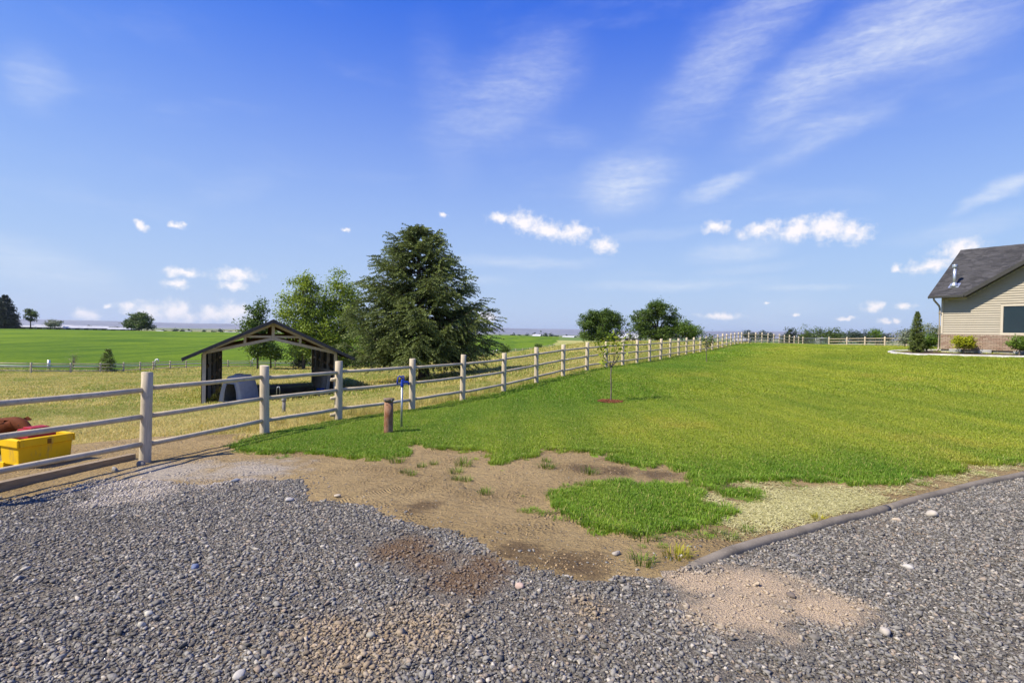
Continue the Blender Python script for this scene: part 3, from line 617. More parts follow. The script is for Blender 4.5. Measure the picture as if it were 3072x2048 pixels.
scatter('lawn_rim_grass', np.stack([x, y, zg(x, y)-.005], 1), np.stack([0*x, 0*x, rng.uniform(0,6.28,len(x))], 1), rng.uniform(.55,1.35,len(x)), tR, kind='stuff', label='longer shaggy grass along the ragged front edge of the lawn', cat='grass')

x, y = grid_pts((-5, 9, 4.2, 9.6), .07); k = (regions(x, y) == 3); x, y = x[k], y[k]; e = np.zeros(x.shape, bool)
for dx, dy in ((.2,0),(-.2,0),(0,.2),(0,-.2),(.35,.1),(-.1,.35)): e |= regions(x+dx, y+dy) == 2
k = e & (rng.random(len(x)) < .55*sstep(.5, .68, fbm(x*3, y*3, 61, 3))); x, y = x[k], y[k]
scatter('stray_grass', np.stack([x, y, zg(x, y)], 1), np.stack([0*x, 0*x, rng.uniform(0,6.28,len(x))], 1), rng.uniform(.3,.75,len(x)), tR, kind='stuff', label='sparse stray grass thinning out from the lawn onto the dirt', cat='grass')

# rough pasture
pA = [proto('rough_grass', *(lambda b: (b[0], b[1], M_PAST, b[2]))(blades(200, .6, .075, .007, 1.6, 80+i, .6))) for i in range(6)]
pB = [proto('rough_grass', *(lambda b: (b[0], b[1], M_PAST, b[2]))(blades(340, 1.8, .085, .020, 1.6, 90+i, .6))) for i in range(6)]
pC = [proto('rough_grass', *(lambda b: (b[0], b[1], M_PAST, b[2]))(blades(340, 4.5, .11, .06, 1.5, 95+i, .6))) for i in range(5)]
def bare_floor(x, y):
    lx = (x+13.5)*.91+(y-24.0)*.42; ly = -(x+13.5)*.42+(y-24.0)*.91
    return (lx > -.2) & (lx < 6.2) & (ly > -.6) & (ly < 12.5)
def rough(name, box, step, protos, cond, s0, s1, **p):
    x, y = grid_pts(box, step); k = in_view(x, y) & cond(x, y); x, y = x[k], y[k]; k = (regions(x, y) == 4) & ~bare_floor(x, y); x, y = x[k], y[k]
    s = rng.uniform(s0, s1, len(x)); rot = np.zeros((len(x),3)); rot[:,2] = rng.uniform(0, 6.28, len(x))
    sc3 = np.stack([s, s, s*(.3+1.5*fbm(x*.7, y*.7, 14, 4))], 1)
    return scatter(name, np.stack([x, y, zg(x, y)], 1), rot, sc3, protos, kind='stuff', **p)
rough('pasture_grass', (-26, 6, 8, 23.5), .26, pA, lambda x, y: y < 23, .7, 1.2, label='rough straw-coloured grass in the near pasture', cat='grass')
rough('pasture_grass', (-66, 22, 22, 62), .8, pB, lambda x, y: y > 22.6, .8, 1.3, label='rough yellow-green pasture grass round the shed', cat='grass')
rough('pasture_grass', (-80, 60, 60, 135), 2.0, pC, lambda x, y: y > 60, .8, 1.2, label='rough pasture grass up to the far rail fence', cat='grass')
# seeding grass left standing along the fence
tall = [proto('seed_grass', *(lambda b: (b[0], b[1], M_PAST, b[2]))(blades(46, .35, .30, .006, .7, 120+i, .5, True))) for i in range(5)]
fx = np.array(FENCE); seg = rng.integers(2, 24, 900); tt = rng.random(900)
x = fx[seg,0]*(1-tt)+fx[seg+1,0]*tt-.875*(.10+rng.random(900)**1.6*1.5); y = fx[seg,1]*(1-tt)+fx[seg+1,1]*tt+.485*(.10+rng.random(900)**1.6*1.5)
scatter('seeding_grass', np.stack([x, y, zg(x, y)], 1), np.stack([0*x, 0*x, rng.uniform(0,6.28,len(x))], 1), rng.uniform(.4,1.0,len(x)), tall, kind='stuff', label='dry golden seeding grass standing along the rail fence', cat='grass')

# dry clippings between lawn and kerb
def mat_straw():
    m = NT('dry_clippings'); t = m.attr('tint'); c = m.mix(m.rng(t, 0, 1, 0, 1, False), (.42,.39,.14), (.66,.61,.32)); m.leafy(c, .2, .6); return m.m
M_STRAW = mat_straw()
def straws(n, size, seed):
    r = np.random.default_rng(seed); c = (r.random((n,2))-.5)*size; a = r.random(n)*6.283; L = .02+.05*r.random(n); d = np.stack([np.cos(a), np.sin(a)], 1); s = np.stack([-d[:,1], d[:,0]], 1)*.0027
    z = .004+.012*r.random(n); dz = (r.random(n)-.5)*.012
    def v(xy, zz): return np.concatenate([xy, zz[:,None]], 1)
    V = np.stack([v(c-d*L[:,None]/2-s, z-dz), v(c-d*L[:,None]/2+s, z-dz), v(c+d*L[:,None]/2+s, z+dz), v(c+d*L[:,None]/2-s, z+dz)], 1).reshape(-1,3)
    return V, np.arange(n)[:,None]*4+[[0,1,2,3]], M_STRAW, np.repeat(r.random(n), 4)
st = [proto('straw', *straws(70, .24, 140+i)) for i in range(5)]
x, y = grid_pts((1.2, 14, 4.2, 11), .07); k = (regions(x, y) == 3) & (regions(x+.09, y-.16) == 3); x, y = x[k], y[k]
w = sstep(1.5, 2.9, x)*(1-sstep(2.9, 2.4, x)*sstep(5.75, 5.95, y))*(.16+1.0*sstep(.36, .58, fbm(x*1.6+3, y*2.6, 41, 4))); k = rng.random(len(x)) < w; x, y = x[k], y[k]
scatter('dry_grass_clippings', np.stack([x, y, zg(x, y)], 1), np.stack([0*x, 0*x, rng.uniform(0,6.28,len(x))], 1), rng.uniform(.7,1.2,len(x)), st, kind='stuff', label='pale dry grass clippings strewn between lawn and kerb', cat='clippings')

# ================================================================ rail fences
def mat_painted_wood():
    m = NT('weathered_fence_paint'); v = m.objc(); st = m.map(v, (14,14,1.2)); p = m.pos()
    c = m.mix(m.rng(m.noise(st, 4, 5, .65), .3, .72), (.56,.475,.345), (.43,.358,.255))
    c = m.mix(m.rng(m.noise(m.map(v, (30,30,2)), 6, 4, .7), .60, .70), c, (.19,.155,.115))
    c = m.mix(m.math('MULTIPLY', m.rng(m.noise(p, 9, 4, .6), .58, .75), .5), c, (.30,.265,.205))
    m.col(c).rough(.7).bump(m.noise(st, 9, 5, .7), .35, .006); return m.m
M_POST = mat_painted_wood()
def mat_rail():
    m = NT('weathered_rail_paint'); p = m.pos()
    c = m.mix(m.rng(m.noise(p, 5, 5, .65), .3, .72), (.56,.475,.345), (.43,.358,.255))
    c = m.mix(m.rng(m.noise(p, 26, 4, .75), .60, .70), c, (.20,.165,.12))
    m.col(c).rough(.7).bump(m.noise(p, 40, 5, .7), .35, .006); return m.m
M_RAIL = mat_rail()
def post_mesh(seed, h, r, sides=16):
    b = MB(); g = np.random.default_rng(seed); lean = (g.random(2)-.5)*.03
    zsq = np.array([-.25, 0, .3*h, .65*h, h]); pts = [(lean[0]*z, lean[1]*z, z) for z in zsq]
    b.tube(pts, [r*1.03, r*1.02, r, r*.985, r*.96], sides, True, jit=.05)
    V = b.v[0]; top = V[-sides:]; tx, ty = (g.random(2)-.5)*.26; top[:,2] += top[:,0]*tx+top[:,1]*ty      # sawn a little off square
    ctr = top.mean(0); ins = ctr+(top-ctr)*.9+np.array([0,0,.006])
    n = len(V); b.f.pop()
    b.add(np.concatenate([ins]), [tuple(range(sides))])
    for k in range(sides): b.f.append((n-sides+k, n-sides+(k+1) % sides, n+(k+1) % sides, n+k)); b.mi.append(0)
    b.mi = [0]*len(b.f)
    o = b.build('post', M_POST, None, True); me = o.data; bpy.data.objects.remove(o)
    for q in me.polygons: q.use_smooth = abs(q.normal.z) < .7
    return me
def rail_between(a, b, r, sides, parent, seed, seg=5, mat=None):
    g = np.random.default_rng(seed); a = np.array(a); b = np.array(b); t = np.linspace(0, 1, seg)
    p = a+(b-a)*t[:,None]; p[1:-1] += g.normal(0, .003, (seg-2, 3))
    p[:,2] += -.005*np.sin(t*np.pi); m = MB(); m.tube(p, r*(1+.10*(g.random(seg)-.5)), sides, True, jit=.06)
    return m.build('rail', mat or M_RAIL, parent, True)
RAILS = (1.05, .655, .26)
def make_fence(name, pts, h, r, rr, rails, label, group=None, z=None, sides=14, nprot=5, skip_posts=()):
    root = empty(name, (pts[0][0], pts[0][1], zs(*pts[0])), label=label, cat='fence', group=group)
    org = np.array(root.location); meshes = [post_mesh(300+i, h, r, sides) for i in range(nprot)]
    T = [np.array((x, y, zs(x, y)))-org for x, y in pts]
    for i, t in enumerate(T):
        if i in skip_posts: continue
        o = obj('post', meshes[i % nprot], root); o.location = t; o.rotation_euler = (random.uniform(-.012,.012), random.uniform(-.012,.012), random.uniform(0,6.28))
        w_ = random.uniform(.93,1.07); o.scale = (w_, w_, random.uniform(.96,1.03))
    for i in range(len(T)-1):
        d = T[i+1]-T[i]; d = d/np.linalg.norm(d)
        for k, hz in enumerate(rails):
            j = random.uniform(-.015,.015)
            rail_between(T[i]+np.array((0,0,hz+j))+d*r*.7, T[i+1]+np.array((0,0,hz+j))-d*r*.7, rr, max(6, sides-4), root, i*7+k)
    return root
main_fence = make_fence('rail_fence', FENCE, 1.30, .081, .037, RAILS, 'long three-rail pole fence between the lawn and the pasture')
o3 = np.array(main_fence.location); p3 = np.array((FENCE[3][0], FENCE[3][1], zs(*FENCE[3])))-o3
for hz in (.90, .50, .14):                                        # sawn rail stubs at the third post
    rail_between(p3+np.array((-.03,-.02,hz)), p3+np.array((-.155,-.07,hz-.005)), .040, 10, main_fence, 77)
make_fence('rail_fence', BACKF, 1.15, .095, .058, (1.0,.62,.25), 'low pale rail fence along the far side of the pasture', sides=8, nprot=3)
XF = [(46.1,80.0),(47.0,77.2),(47.8,74.5),(48.6,71.7),(49.4,68.9),(50.2,66.1),(51,63.3)]
make_fence('rail_fence', XF, 1.30, .10, .05, RAILS, 'cream rail fence at the end of the lawn between gate and house', sides=10, nprot=3)
M_STEEL = simple('galvanised_steel', (.42,.44,.45), (.34,.35,.36), 20, .42, .1, 60, .002, .8)
g0 = np.array((43.9,83,zs(43.9,83))); g1 = np.array((46.1,80,zs(46.1,80)))
gate = empty('farm_gate', tuple(g0), label='grey tubular steel farm gate in the fence at the far end of the lawn', cat='gate')
gd = (g1-g0); gl = np.linalg.norm(gd); gu = gd/gl; ga, gb = gu*.2, gd-gu*.2
fr = MB(); fr.tube([ga+(0,0,.18), ga+(0,0,1.15), gb+(0,0,1.15), gb+(0,0,.18), ga+(0,0,.18)], .032, 8); fr.build('gate_frame', M_STEEL, gate, True)
for hz in (.35,.55,.75,.95): b = MB(); b.tube([ga+(0,0,hz), gb+(0,0,hz)], .024, 6); b.build('bar', M_STEEL, gate, True)
for t in (.5,): b = MB(); b.tube([ga+(gb-ga)*t+(0,0,.18), ga+(gb-ga)*t+(0,0,1.15)], .024, 6); b.build('brace', M_STEEL, gate, True)

# ================================================================ kerb, sleeper
def mat_concrete(name, c=(.25,.235,.215)):
    m = NT(name); p = m.pos(); a = m.mix(m.rng(m.noise(p, 3.2, 5, .65), .3, .7), c, tuple(q*.62 for q in c))
    a = m.mix(m.math('MULTIPLY', m.rng(m.noise(p, 45, 4, .7), .5, .75), .5), a, tuple(q*1.5 for q in c)); m.col(a).rough(.9).bump(m.noise(p, 90, 4, .7), .4, .006); return m.m
M_KERB = mat_concrete('kerb_concrete', (.225,.192,.152))
def sweep_profile(path, prof, name, mat, parent=None, zoff=0., smooth=True, nrm=None, **p):
    pts = np.array([(x, y, zs(x, y)+zoff) for x, y in path]); t = np.gradient(pts[:,:2], axis=0); t /= np.linalg.norm(t, axis=1)[:,None]; nrm = np.stack([t[:,1], -t[:,0]], 1) if nrm is None else nrm
    V = []; n = len(prof)
    for i in range(len(pts)):
        for a, z in prof: V.append((pts[i,0]+nrm[i,0]*a, pts[i,1]+nrm[i,1]*a, pts[i,2]+z))
    F = [(i*n+k, i*n+k+1, (i+1)*n+k+1, (i+1)*n+k) for i in range(len(pts)-1) for k in range(n-1)]
    F += [tuple(range(n))[::-1], tuple((len(pts)-1)*n+k for k in range(n))]
    b = MB(); b.add(V, F); o = b.build(name, mat, parent, smooth, **p); return o
def spline(pts, step):
    pts = np.array(pts, float); s = np.r_[0, np.cumsum(np.hypot(*np.diff(pts, axis=0).T))]; u = np.arange(0, s[-1], step)
    m = np.gradient(pts, s, axis=0); out = []
    for q in u:
        i = min(np.searchsorted(s, q, 'right')-1, len(s)-2); h = s[i+1]-s[i]; t = (q-s[i])/h
        out.append((2*t**3-3*t**2+1)*pts[i]+(t**3-2*t**2+t)*h*m[i]+(-2*t**3+3*t**2)*pts[i+1]+(t**3-t**2)*h*m[i+1])
    return np.array(out)
kp = spline(KERB+[(9.5,8.25),(14,9.85)], .09)
kp[:,0] += .012*(fbm(kp[:,0]*2, kp[:,1]*2, 51, 2)-.4); kp[:,1] += .03*(fbm(kp[:,0]*1.4, kp[:,1]*1.4, 52, 2)-.4)
arc = [(-.060,-.06)]+[(-.049*math.cos(a), .010+.034*math.sin(a)) for a in np.linspace(0, math.pi, 9)]+[(.064,-.06)]
# poured in lengths with thin joints
kt = np.gradient(kp, axis=0); kt /= np.linalg.norm(kt, axis=1)[:,None]; knrm = np.stack([kt[:,1], -kt[:,0]], 1)
L = 34; root = empty('kerb', (kp[0][0], kp[0][1], zs(*kp[0])), label='low rounded grey concrete kerb edging the gravel drive', cat='kerb')
for i in range(0, len(kp)-2, L):
    seg = kp[i:min(i+L+1, len(kp))]
    if len(seg) < 3: break
    o = sweep_profile(seg, arc, 'kerb_length', M_KERB, None, .0, nrm=knrm[i:i+len(seg)]); o.parent = root; o.matrix_parent_inverse = Matrix.Translation(-root.location)
    if i == 0:
        for v in o.data.vertices[:len(arc)*6]:
            k = v.index//len(arc); v.co.z -= .05*(1-k/6.)
M_TIMBER = simple('weathered_timber', (.33,.255,.17), (.22,.17,.115), 5, .85, .5, 30, .01, stretch=(1,8,8))
def beam(a, b, w, h, name, mat, parent=None, bevel=.006, **p):
    a = np.array(a, float); b = np.array(b, float); d = b-a; L = np.linalg.norm(d); d /= L
    q = Vector(d).to_track_quat('X', 'Z').to_matrix(); m = MB(); m.box((0,0,0), (L, w, h)); o = m.build(name, mat, parent, bevel=bevel, **p)
    o.matrix_local = Matrix.Translation(Vector((a+b)/2)) @ q.to_4x4(); return o
beam((-6.55,4.0,zs(-6.55,4.0)-.005), (-5.60,8.15,zs(-5.6,8.15)+.005), .10, .15, 'timber_sleeper', M_TIMBER, label='weathered brown timber sleeper lying along the foot of the fence', cat='timber')

# ================================================================ rusty pipe, hydrant
def mat_rust():
    m = NT('rusty_iron'); v = m.objc(); n = m.noise(m.map(v, (1,1,.45)), 9, 6, .7)
    c = m.mix(m.rng(n, .32, .62), (.20,.075,.035), (.30,.185,.12)); c = m.mix(m.rng(m.noise(v, 30, 4, .7), .55, .72), c, (.085,.04,.025))
    c = m.mix(m.rng(m.noise(v, 55, 3, .6), .70, .76), c, (.5,.42,.34)); m.col(c).rough(.85).bump(m.noise(v, 60, 5, .7), .5, .006); return m.m
M_RUST = mat_rust(); M_RUSTDK = simple('rusty_cap', (.22,.17,.12), (.13,.085,.06), 14, .85, .5, 40, .01)
def lathe(prof, sides=20):
    b = MB(); a = np.linspace(0, 2*np.pi, sides, endpoint=False); V = []; n = len(prof)
    for r, z in prof: V += [(r*math.cos(q), r*math.sin(q), z) for q in a]
    F = [(i*sides+k, i*sides+(k+1) % sides, (i+1)*sides+(k+1) % sides, (i+1)*sides+k) for i in range(n-1) for k in range(sides)]
    F += [tuple(range(sides))[::-1], tuple((n-1)*sides+k for k in range(sides))]; b.add(V, F); return b
x, y = -2.17, 9.76
root = empty('standpipe', (x, y, zs(x, y)), label='thick rusty iron pipe with capped top standing in the grass', cat='pipe')
lathe([(.080,-.15),(.080,.06),(.079,.3),(.079,.555)], 24).build('barrel', M_RUST, root, True)
o = lathe([(.074,.555),(.074,.575),(.092,.578),(.094,.592),(.093,.612),(.088,.622),(.02,.628)], 24).build('cap', M_RUSTDK, root, True)
for k in range(5):
    a = k*1.257+.4; b = lathe([(.011,-.015),(.011,.012),(.008,.014)], 6); b.xform(Matrix.Translation((.093*math.cos(a), .093*math.sin(a), .600))); b.build('bolt', M_STEEL, o)
M_BLUE = simple('blue_enamel', (.022,.055,.37), (.018,.045,.30), 12, .4, .05, 60, .002)
x, y = -2.05, 10.32
root = empty('yard_hydrant', (x, y, zs(x, y)), rz=.25, label='yard hydrant with thin galvanised pipe and blue lever head', cat='hydrant')
lathe([(.020,-.1),(.020,.80)], 14).build('pipe', M_STEEL, root, True)
h = lathe([(.026,.78),(.030,.79),(.030,.83),(.024,.85),(.024,.90),(.018,.915)], 14).build('head', M_BLUE, root, True)
b = MB(); b.tube([(0,0,.865),(.06,0,.872),(.105,0,.868),(.122,0,.845),(.122,0,.80)], [.024,.022,.021,.021,.019], 10); b.build('spout', M_BLUE, h, True)
lv = MB(); lv.tube([(.02,0,.90),(-.01,0,.955),(-.05,0,.985),(-.075,0,.96),(-.088,0,.89),(-.092,0,.825)], [.011,.013,.013,.012,.011,.013], 8); lev = lv.build('lever', M_BLUE, root, True)
b = MB(); b.box((.030,0,.935), (.022,.03,.10)); b.box((.012,0,.98), (.05,.024,.022)); b.build('yoke', M_BLUE, root, bevel=.004)
b = MB(); b.box((-.05,0,.845), (.085,.018,.016)); b.build('link', M_BLUE, root, bevel=.003)
x, y = -6.15, 14.88
root = empty('short_pipe', (x, y, zs(x, y)), label='short grey capped pipe sticking up from the dry pasture behind the fence', cat='pipe')
lathe([(.045,-.1),(.045,.34)], 14).build('barrel', simple('dull_grey_pipe', (.22,.205,.19), None, 8, .7), root, True); lathe([(.058,.34),(.060,.36),(.060,.42),(.054,.43)], 14).build('cap', simple('grey_pvc', (.30,.29,.28), None, 8, .6), root, True)
b = MB(); q = np.array((-9.9,23.2,0)); z = zs(-9.9,23.2)
b.tube([(0,0,-.1),(0,0,.62),(.04,0,.70),(.10,0,.70),(.13,0,.62),(.13,0,.10)], .014, 8); o = b.build('steel_hoop', M_STEEL, None, True, label='thin bent steel pipe hoop standing before the open shed', cat='hoop'); o.location = (-9.9,23.2,z)

# ================================================================ feeding trough, mineral tub, calf
M_YEL = NT('yellow_plastic'); _v = M_YEL.objc(); _c = M_YEL.mix(M_YEL.rng(M_YEL.noise(_v, 3, 4), .3, .7), (.76,.48,.012), (.68,.42,.012)); _c = M_YEL.mix(M_YEL.math('MULTIPLY', M_YEL.rng(M_YEL.noise(M_YEL.map(_v, (1,1,.3)), 9, 6, .7), .52, .70), .55), _c, (.30,.20,.10)); M_YEL.col(_c).rough(.5).bump(M_YEL.noise(_v, 40, 4), .1, .004); M_YEL = M_YEL.m
M_DARKIN = simple('trough_water', (.10,.10,.11), (.16,.15,.14), 6, .25, .05)
TX, TY = -6.82, 8.04; tz = zs(TX, TY)
tr = empty('feeding_trough', (-6.856, 7.95, tz), rz=R(-22), label='bright yellow plastic livestock trough behind the near fence rails', cat='trough')
LX, LY, HZ = .46, .68, .42
def shell(w, l, h, wall, z0):
    b = MB(); wo, lo_, wt_, lt = w*.90, l*.95, w, l
    O0 = [(-wo/2,-lo_/2,z0),(wo/2,-lo_/2,z0),(wo/2,lo_/2,z0),(-wo/2,lo_/2,z0)]; O1 = [(-wt_/2,-lt/2,h),(wt_/2,-lt/2,h),(wt_/2,lt/2,h),(-wt_/2,lt/2,h)]
    I1 = [(x*(1-2*wall/w), y*(1-2*wall/l), h) for x, y, _ in O1]; I0 = [(x*.85, y*.9, h-.16) for x, y, _ in O1]
    v = O0+O1+I1+I0; f = [(3,2,1,0)]
    for a, c in ((0,4),(4,8),(8,12)):
        for k in range(4): f.append((a+k, a+(k+1) % 4, c+(k+1) % 4, c+k))
    f.append((12,13,14,15)); b.add(v, f); return b
shell(LX, LY, HZ, .045, .05).build('tub', M_YEL, tr, bevel=.016)
b = MB(); b.box((0,-LY/2-.006,HZ-.06), (LX+.03,.03,.11)); b.box((0,LY/2+.006,HZ-.06), (LX+.03,.03,.11)); b.box((LX/2+.006,0,HZ-.06), (.03,LY-.02,.11)); b.box((-LX/2-.006,0,HZ-.06), (.03,LY-.02,.11)); b.build('rim', M_YEL, tr, bevel=.012)
for sx in (-1,1):
    for sy in (-1,1): b = MB(); b.box((sx*LX*.36, sy*LY*.40, .035), (.09,.14,.09)); b.build('foot', M_YEL, tr, bevel=.01)
b = MB(); b.box((0,0,HZ-.09), (LX-.11, LY-.11, .02)); b.build('water', M_DARKIN, tr)
b = MB(); b.box((LX/2+.022, .02, HZ-.07), (.012,.05,.07)); b.build('latch', simple('latch_brown', (.25,.12,.02)), tr, bevel=.003)
M_RED = simple('red_plastic', (.33,.022,.032), (.25,.018,.03), 5, .5, .1, 30, .004)
rb = MB(); rb.box((0,0,.065), (.30,.36,.13), taper=.92); rb.box((0,0,.14), (.20,.24,.03)); o = rb.build('valve_cover', M_RED, tr, bevel=.012); o.location = (-.02,.0,HZ-.035)
# calf lying behind the trough
def mat_hide():
    m = NT('calf_hide'); v = m.objc(); c = m.mix(m.rng(m.noise(v, 2.6, 5, .6), .35, .65), (.115,.030,.010), (.030,.011,.006))
    c = m.mix(m.rng(m.noise(v, 60, 4, .7), .45, .7), c, (.15,.045,.016)); m.col(c).rough(.75).bump(m.noise(m.map(v, (1,3,3)), 60, 4), .5, .01); return m.m
def skin_body(name, verts, edges, radii, root, mat, parent=None, sub=2, **p):
    me = bpy.data.meshes.new(name); me.from_pydata(verts, edges, []); o = bpy.data.objects.new(name, me); link(o)
    if parent: o.parent = parent
    md = o.modifiers.new('skin', 'SKIN'); md.use_smooth_shade = True
    if not me.skin_vertices: me.attributes
    for i, r in enumerate(radii):
        sv = me.skin_vertices[0].data[i]; sv.radius = (r, r) if isinstance(r, float) else r; sv.use_root = (i == root)
    s = o.modifiers.new('sub', 'SUBSURF'); s.levels = sub; s.render_levels = sub; me.materials.append(mat); return props(o, **p)
M_HIDE = mat_hide()
cf = empty('calf', (-8.72, 9.15, zs(-8.72,9.15)), rz=R(-14), label='reddish brown calf lying behind the yellow trough, head to the right', cat='calf')
V = [(-.95,0,.30),(-.60,0,.33),(-.15,0,.34),(.22,0,.37),(.42,0,.47),(.60,0,.55),(.74,0,.53),(.90,0,.44),(1.0,0,.39),
     (.30,-.17,.16),(.55,-.20,.08),(.36,-.22,.05),(.30,.17,.16),(.55,.20,.08),(.36,.22,.05),
     (-.70,-.22,.20),(-.42,-.30,.12),(-.66,-.33,.05),(-.40,-.36,.05),(-.70,.22,.20),(-.42,.30,.12),(-.66,.33,.05),(-.40,.36,.05),(-1.06,0,.30),(-1.12,.05,.12)]
E = [(0,1),(1,2),(2,3),(3,4),(4,5),(5,6),(6,7),(7,8),(3,9),(9,10),(10,11),(3,12),(12,13),(13,14),(1,15),(15,16),(16,17),(17,18),(1,19),(19,20),(20,21),(21,22),(0,23),(23,24)]
Rr = [(.19,.20),(.25,.26),(.26,.28),(.22,.25),(.14,.16),(.10,.12),(.105,.11),(.072,.075),(.055,.055),.09,.05,.04,.09,.05,.04,.14,.10,.05,.035,.14,.10,.05,.035,.035,.018]
skin_body('body', V, E, Rr, 2, M_HIDE, cf)
for s in (-1,1):
    b = MB(); b.add([(.62,s*.09,.60),(.57,s*.22,.62),(.63,s*.25,.56),(.68,s*.14,.56),(.62,s*.16,.585)], [(0,1,4),(1,2,4),(2,3,4),(3,0,4),(0,3,2,1)]); b.build('ear', M_HIDE, cf, True)
    b = MB(); bm = None; e = lathe([(.003,-.010),(.010,-.006),(.011,0),(.010,.006),(.003,.010)], 8); e.xform(Matrix.Translation((.80,s*.078,.530))); e.build('eye', simple('calf_eye', (.01,.008,.007), None, 5, .15, 0), cf, True)

# ================================================================ open shed
M_LUM = simple('painted_lumber', (.50,.445,.385), (.40,.355,.305), 6, .75, .3, 40, .006)
M_BROWN = simple('raw_rafter_wood', (.23,.135,.070), (.15,.085,.045), 6, .8, .3, 30, .006)
M_TIN = simple('dark_corrugated_steel', (.085,.082,.085), (.06,.058,.06), 5, .55, .1, 30, .004, .3)
M_SHEDW = simple('weathered_shed_boards', (.070,.062,.056), (.04,.036,.034), 6, .85, .4, 30, .008, stretch=(8,8,.7), rand=.4)
M_ROOFT = simple('grey_roof_steel', (.24,.23,.22), (.17,.165,.16), 3, .5, .12, 20, .004, .4)
SW, SD, WH, RISE, OV = 5.64, 12.2, 2.22, 1.36, .72
sr = empty('open_shed', (-13.5,24.0,-1.66), rz=math.atan2(.42,.91), label='open-ended livestock shed with gable roof and exposed trusses', cat='shed')
NB = 26                                              # local x across the front, y to the back, z up
for side in (0, 1):
    x0 = 0.0 if side == 0 else SW
    for k in range(NB):                              # boards of the side walls, one by one
        w = SD/NB; b = MB(); zb = -.6-.3*k/NB; b.box((x0+(-.03 if side == 0 else .03)+.006*(k % 2), (k+.5)*w, (WH+zb)/2), (.03, w*.93, WH-zb)); b.build('wall_board', M_SHEDW, sr)
    for k in range(5):
        yy = .08+k*(SD-.16)/4; b = MB(); b.box((x0+(.06 if side == 0 else -.06), yy, WH/2-.45), (.14,.14,WH+.9)); b.build('post', M_LUM, sr, bevel=.006)
    for hz in (.75, 1.55):
        b = MB(); b.box((x0+(.03 if side == 0 else -.03), SD/2, hz), (.045, SD-.3, .14)); b.build('girt', M_BROWN, sr)
# old sheets and odds leaning along the right wall
for k in range(6):
    b = MB(); b.box((0,0,0), (.16,.05,1.55)); o = b.build('leaning_plank', M_LUM, sr, bevel=.01); o.location = (SW-.26-.03*(k % 2), 1.2+k*1.35, .62-.05*k); o.rotation_euler = (R(random.uniform(-3,3)), R(6), 0)
sl = RISE/(SW/2+.0); slen = math.hypot(SW/2+OV, sl*(SW/2+OV)); ang = math.atan(sl)
apex_z = WH+.10+RISE
for side in (-1, 1):
    rows = 15
    for k in range(rows):                            # roofing sheets, each with its own ribs
        y0 = -.62+(SD+1.1)*k/rows; y1 = -.62+(SD+1.1)*(k+1)/rows+.02; n = 7; V = []; F = []
        prof = []
        for i in range(n*4):
            yy = y0+(y1-y0)*i/(n*4-1); zz = .0+(.022 if i % 4 in (1,2) else 0)+.004*(k % 2); prof.append((yy, zz))
        for s in (0, 1):
            for yy, zz in prof: d = s*slen; V.append((side*d*math.cos(ang)+side*zz*math.sin(ang), yy, -d*math.sin(ang)+zz*math.cos(ang)))
        m_ = len(prof); F = [(i, i+1, m_+i+1, m_+i) for i in range(m_-1)]
        nV = len(V); V += [(a-side*.012*math.sin(ang), bb, c-.012) for a, bb, c in V]
        F2 = [(nV+i+1, nV+i, nV+m_+i, nV+m_+i+1) for i in range(m_-1)]
        b = MB(); b.add(V, F+F2); o = b.build('roof_sheet', M_ROOFT, sr); o.location = (SW/2, 0, apex_z+.06)
    for y0 in (-.62, SD+.47):                        # dark barge boards
        a = np.array((SW/2, y0, apex_z+.035)); e = a+np.array((side*slen*math.cos(ang), 0, -slen*math.sin(ang))); beam(a, e, .035, .14, 'barge_board', M_TIN, sr)
    e = np.array((SW/2+side*(SW/2+OV-.02), 0, apex_z-sl*(SW/2+OV-.02)+.02)); beam(e+(0,-.6,0), e+(0,SD+.45,0), .03, .13, 'eave_board', M_TIN, sr)
    for q in (.18,.42,.66,.9):
        d = q*slen; a = np.array((SW/2+side*d*math.cos(ang), 0, apex_z-d*math.sin(ang)-.01)); beam(a+(0,-.55,0), a+(0,SD+.4,0), .09, .045, 'purlin', M_BROWN, sr)
b = MB(); b.prism([(SW/2-.16, apex_z+.045),(SW/2, apex_z+.13),(SW/2+.16, apex_z+.045),(SW/2, apex_z+.10)], -.64, SD+.5); b.build('ridge_cap', M_TIN, sr)
def truss(y, mat, parent):
    t = empty('truss', (0, y, 0)); t.parent = parent
    ap = np.array((SW/2, 0, apex_z-.10)); mid = np.array((SW/2, 0, WH+.70))
    for side in (-1, 1):
        w = np.array((SW/2+side*(SW/2), 0, WH+.04)); ee = ap+(w-ap)*1.0
        beam(ap, w+(side*.0,0,.02), .045, .12, 'top_chord', mat, t); beam(mid, w, .045, .13, 'bottom_chord', mat, t)
        q = SW/2+side*1.16; zt_ = apex_z-.10-1.16*sl; zb = WH+.70-1.16*(.66/(SW/2))
        beam((q,-.012,zt_), (q,-.012,zb), .05, .11, 'web_post', mat, t)
    beam((SW/2-1.22,.014,WH+.79), (SW/2+1.22,.014,WH+.79), .045, .10, 'tie', mat, t)
    beam((SW/2,-.016,apex_z-.14), (SW/2,-.016,WH+.62), .05, .13, 'king_post', mat, t); return t
for y, m_ in ((-.02,M_LUM),(3.0,M_BROWN),(6.0,M_BROWN),(9.1,M_BROWN),(SD+.02,M_BROWN)): truss(y, m_, sr)
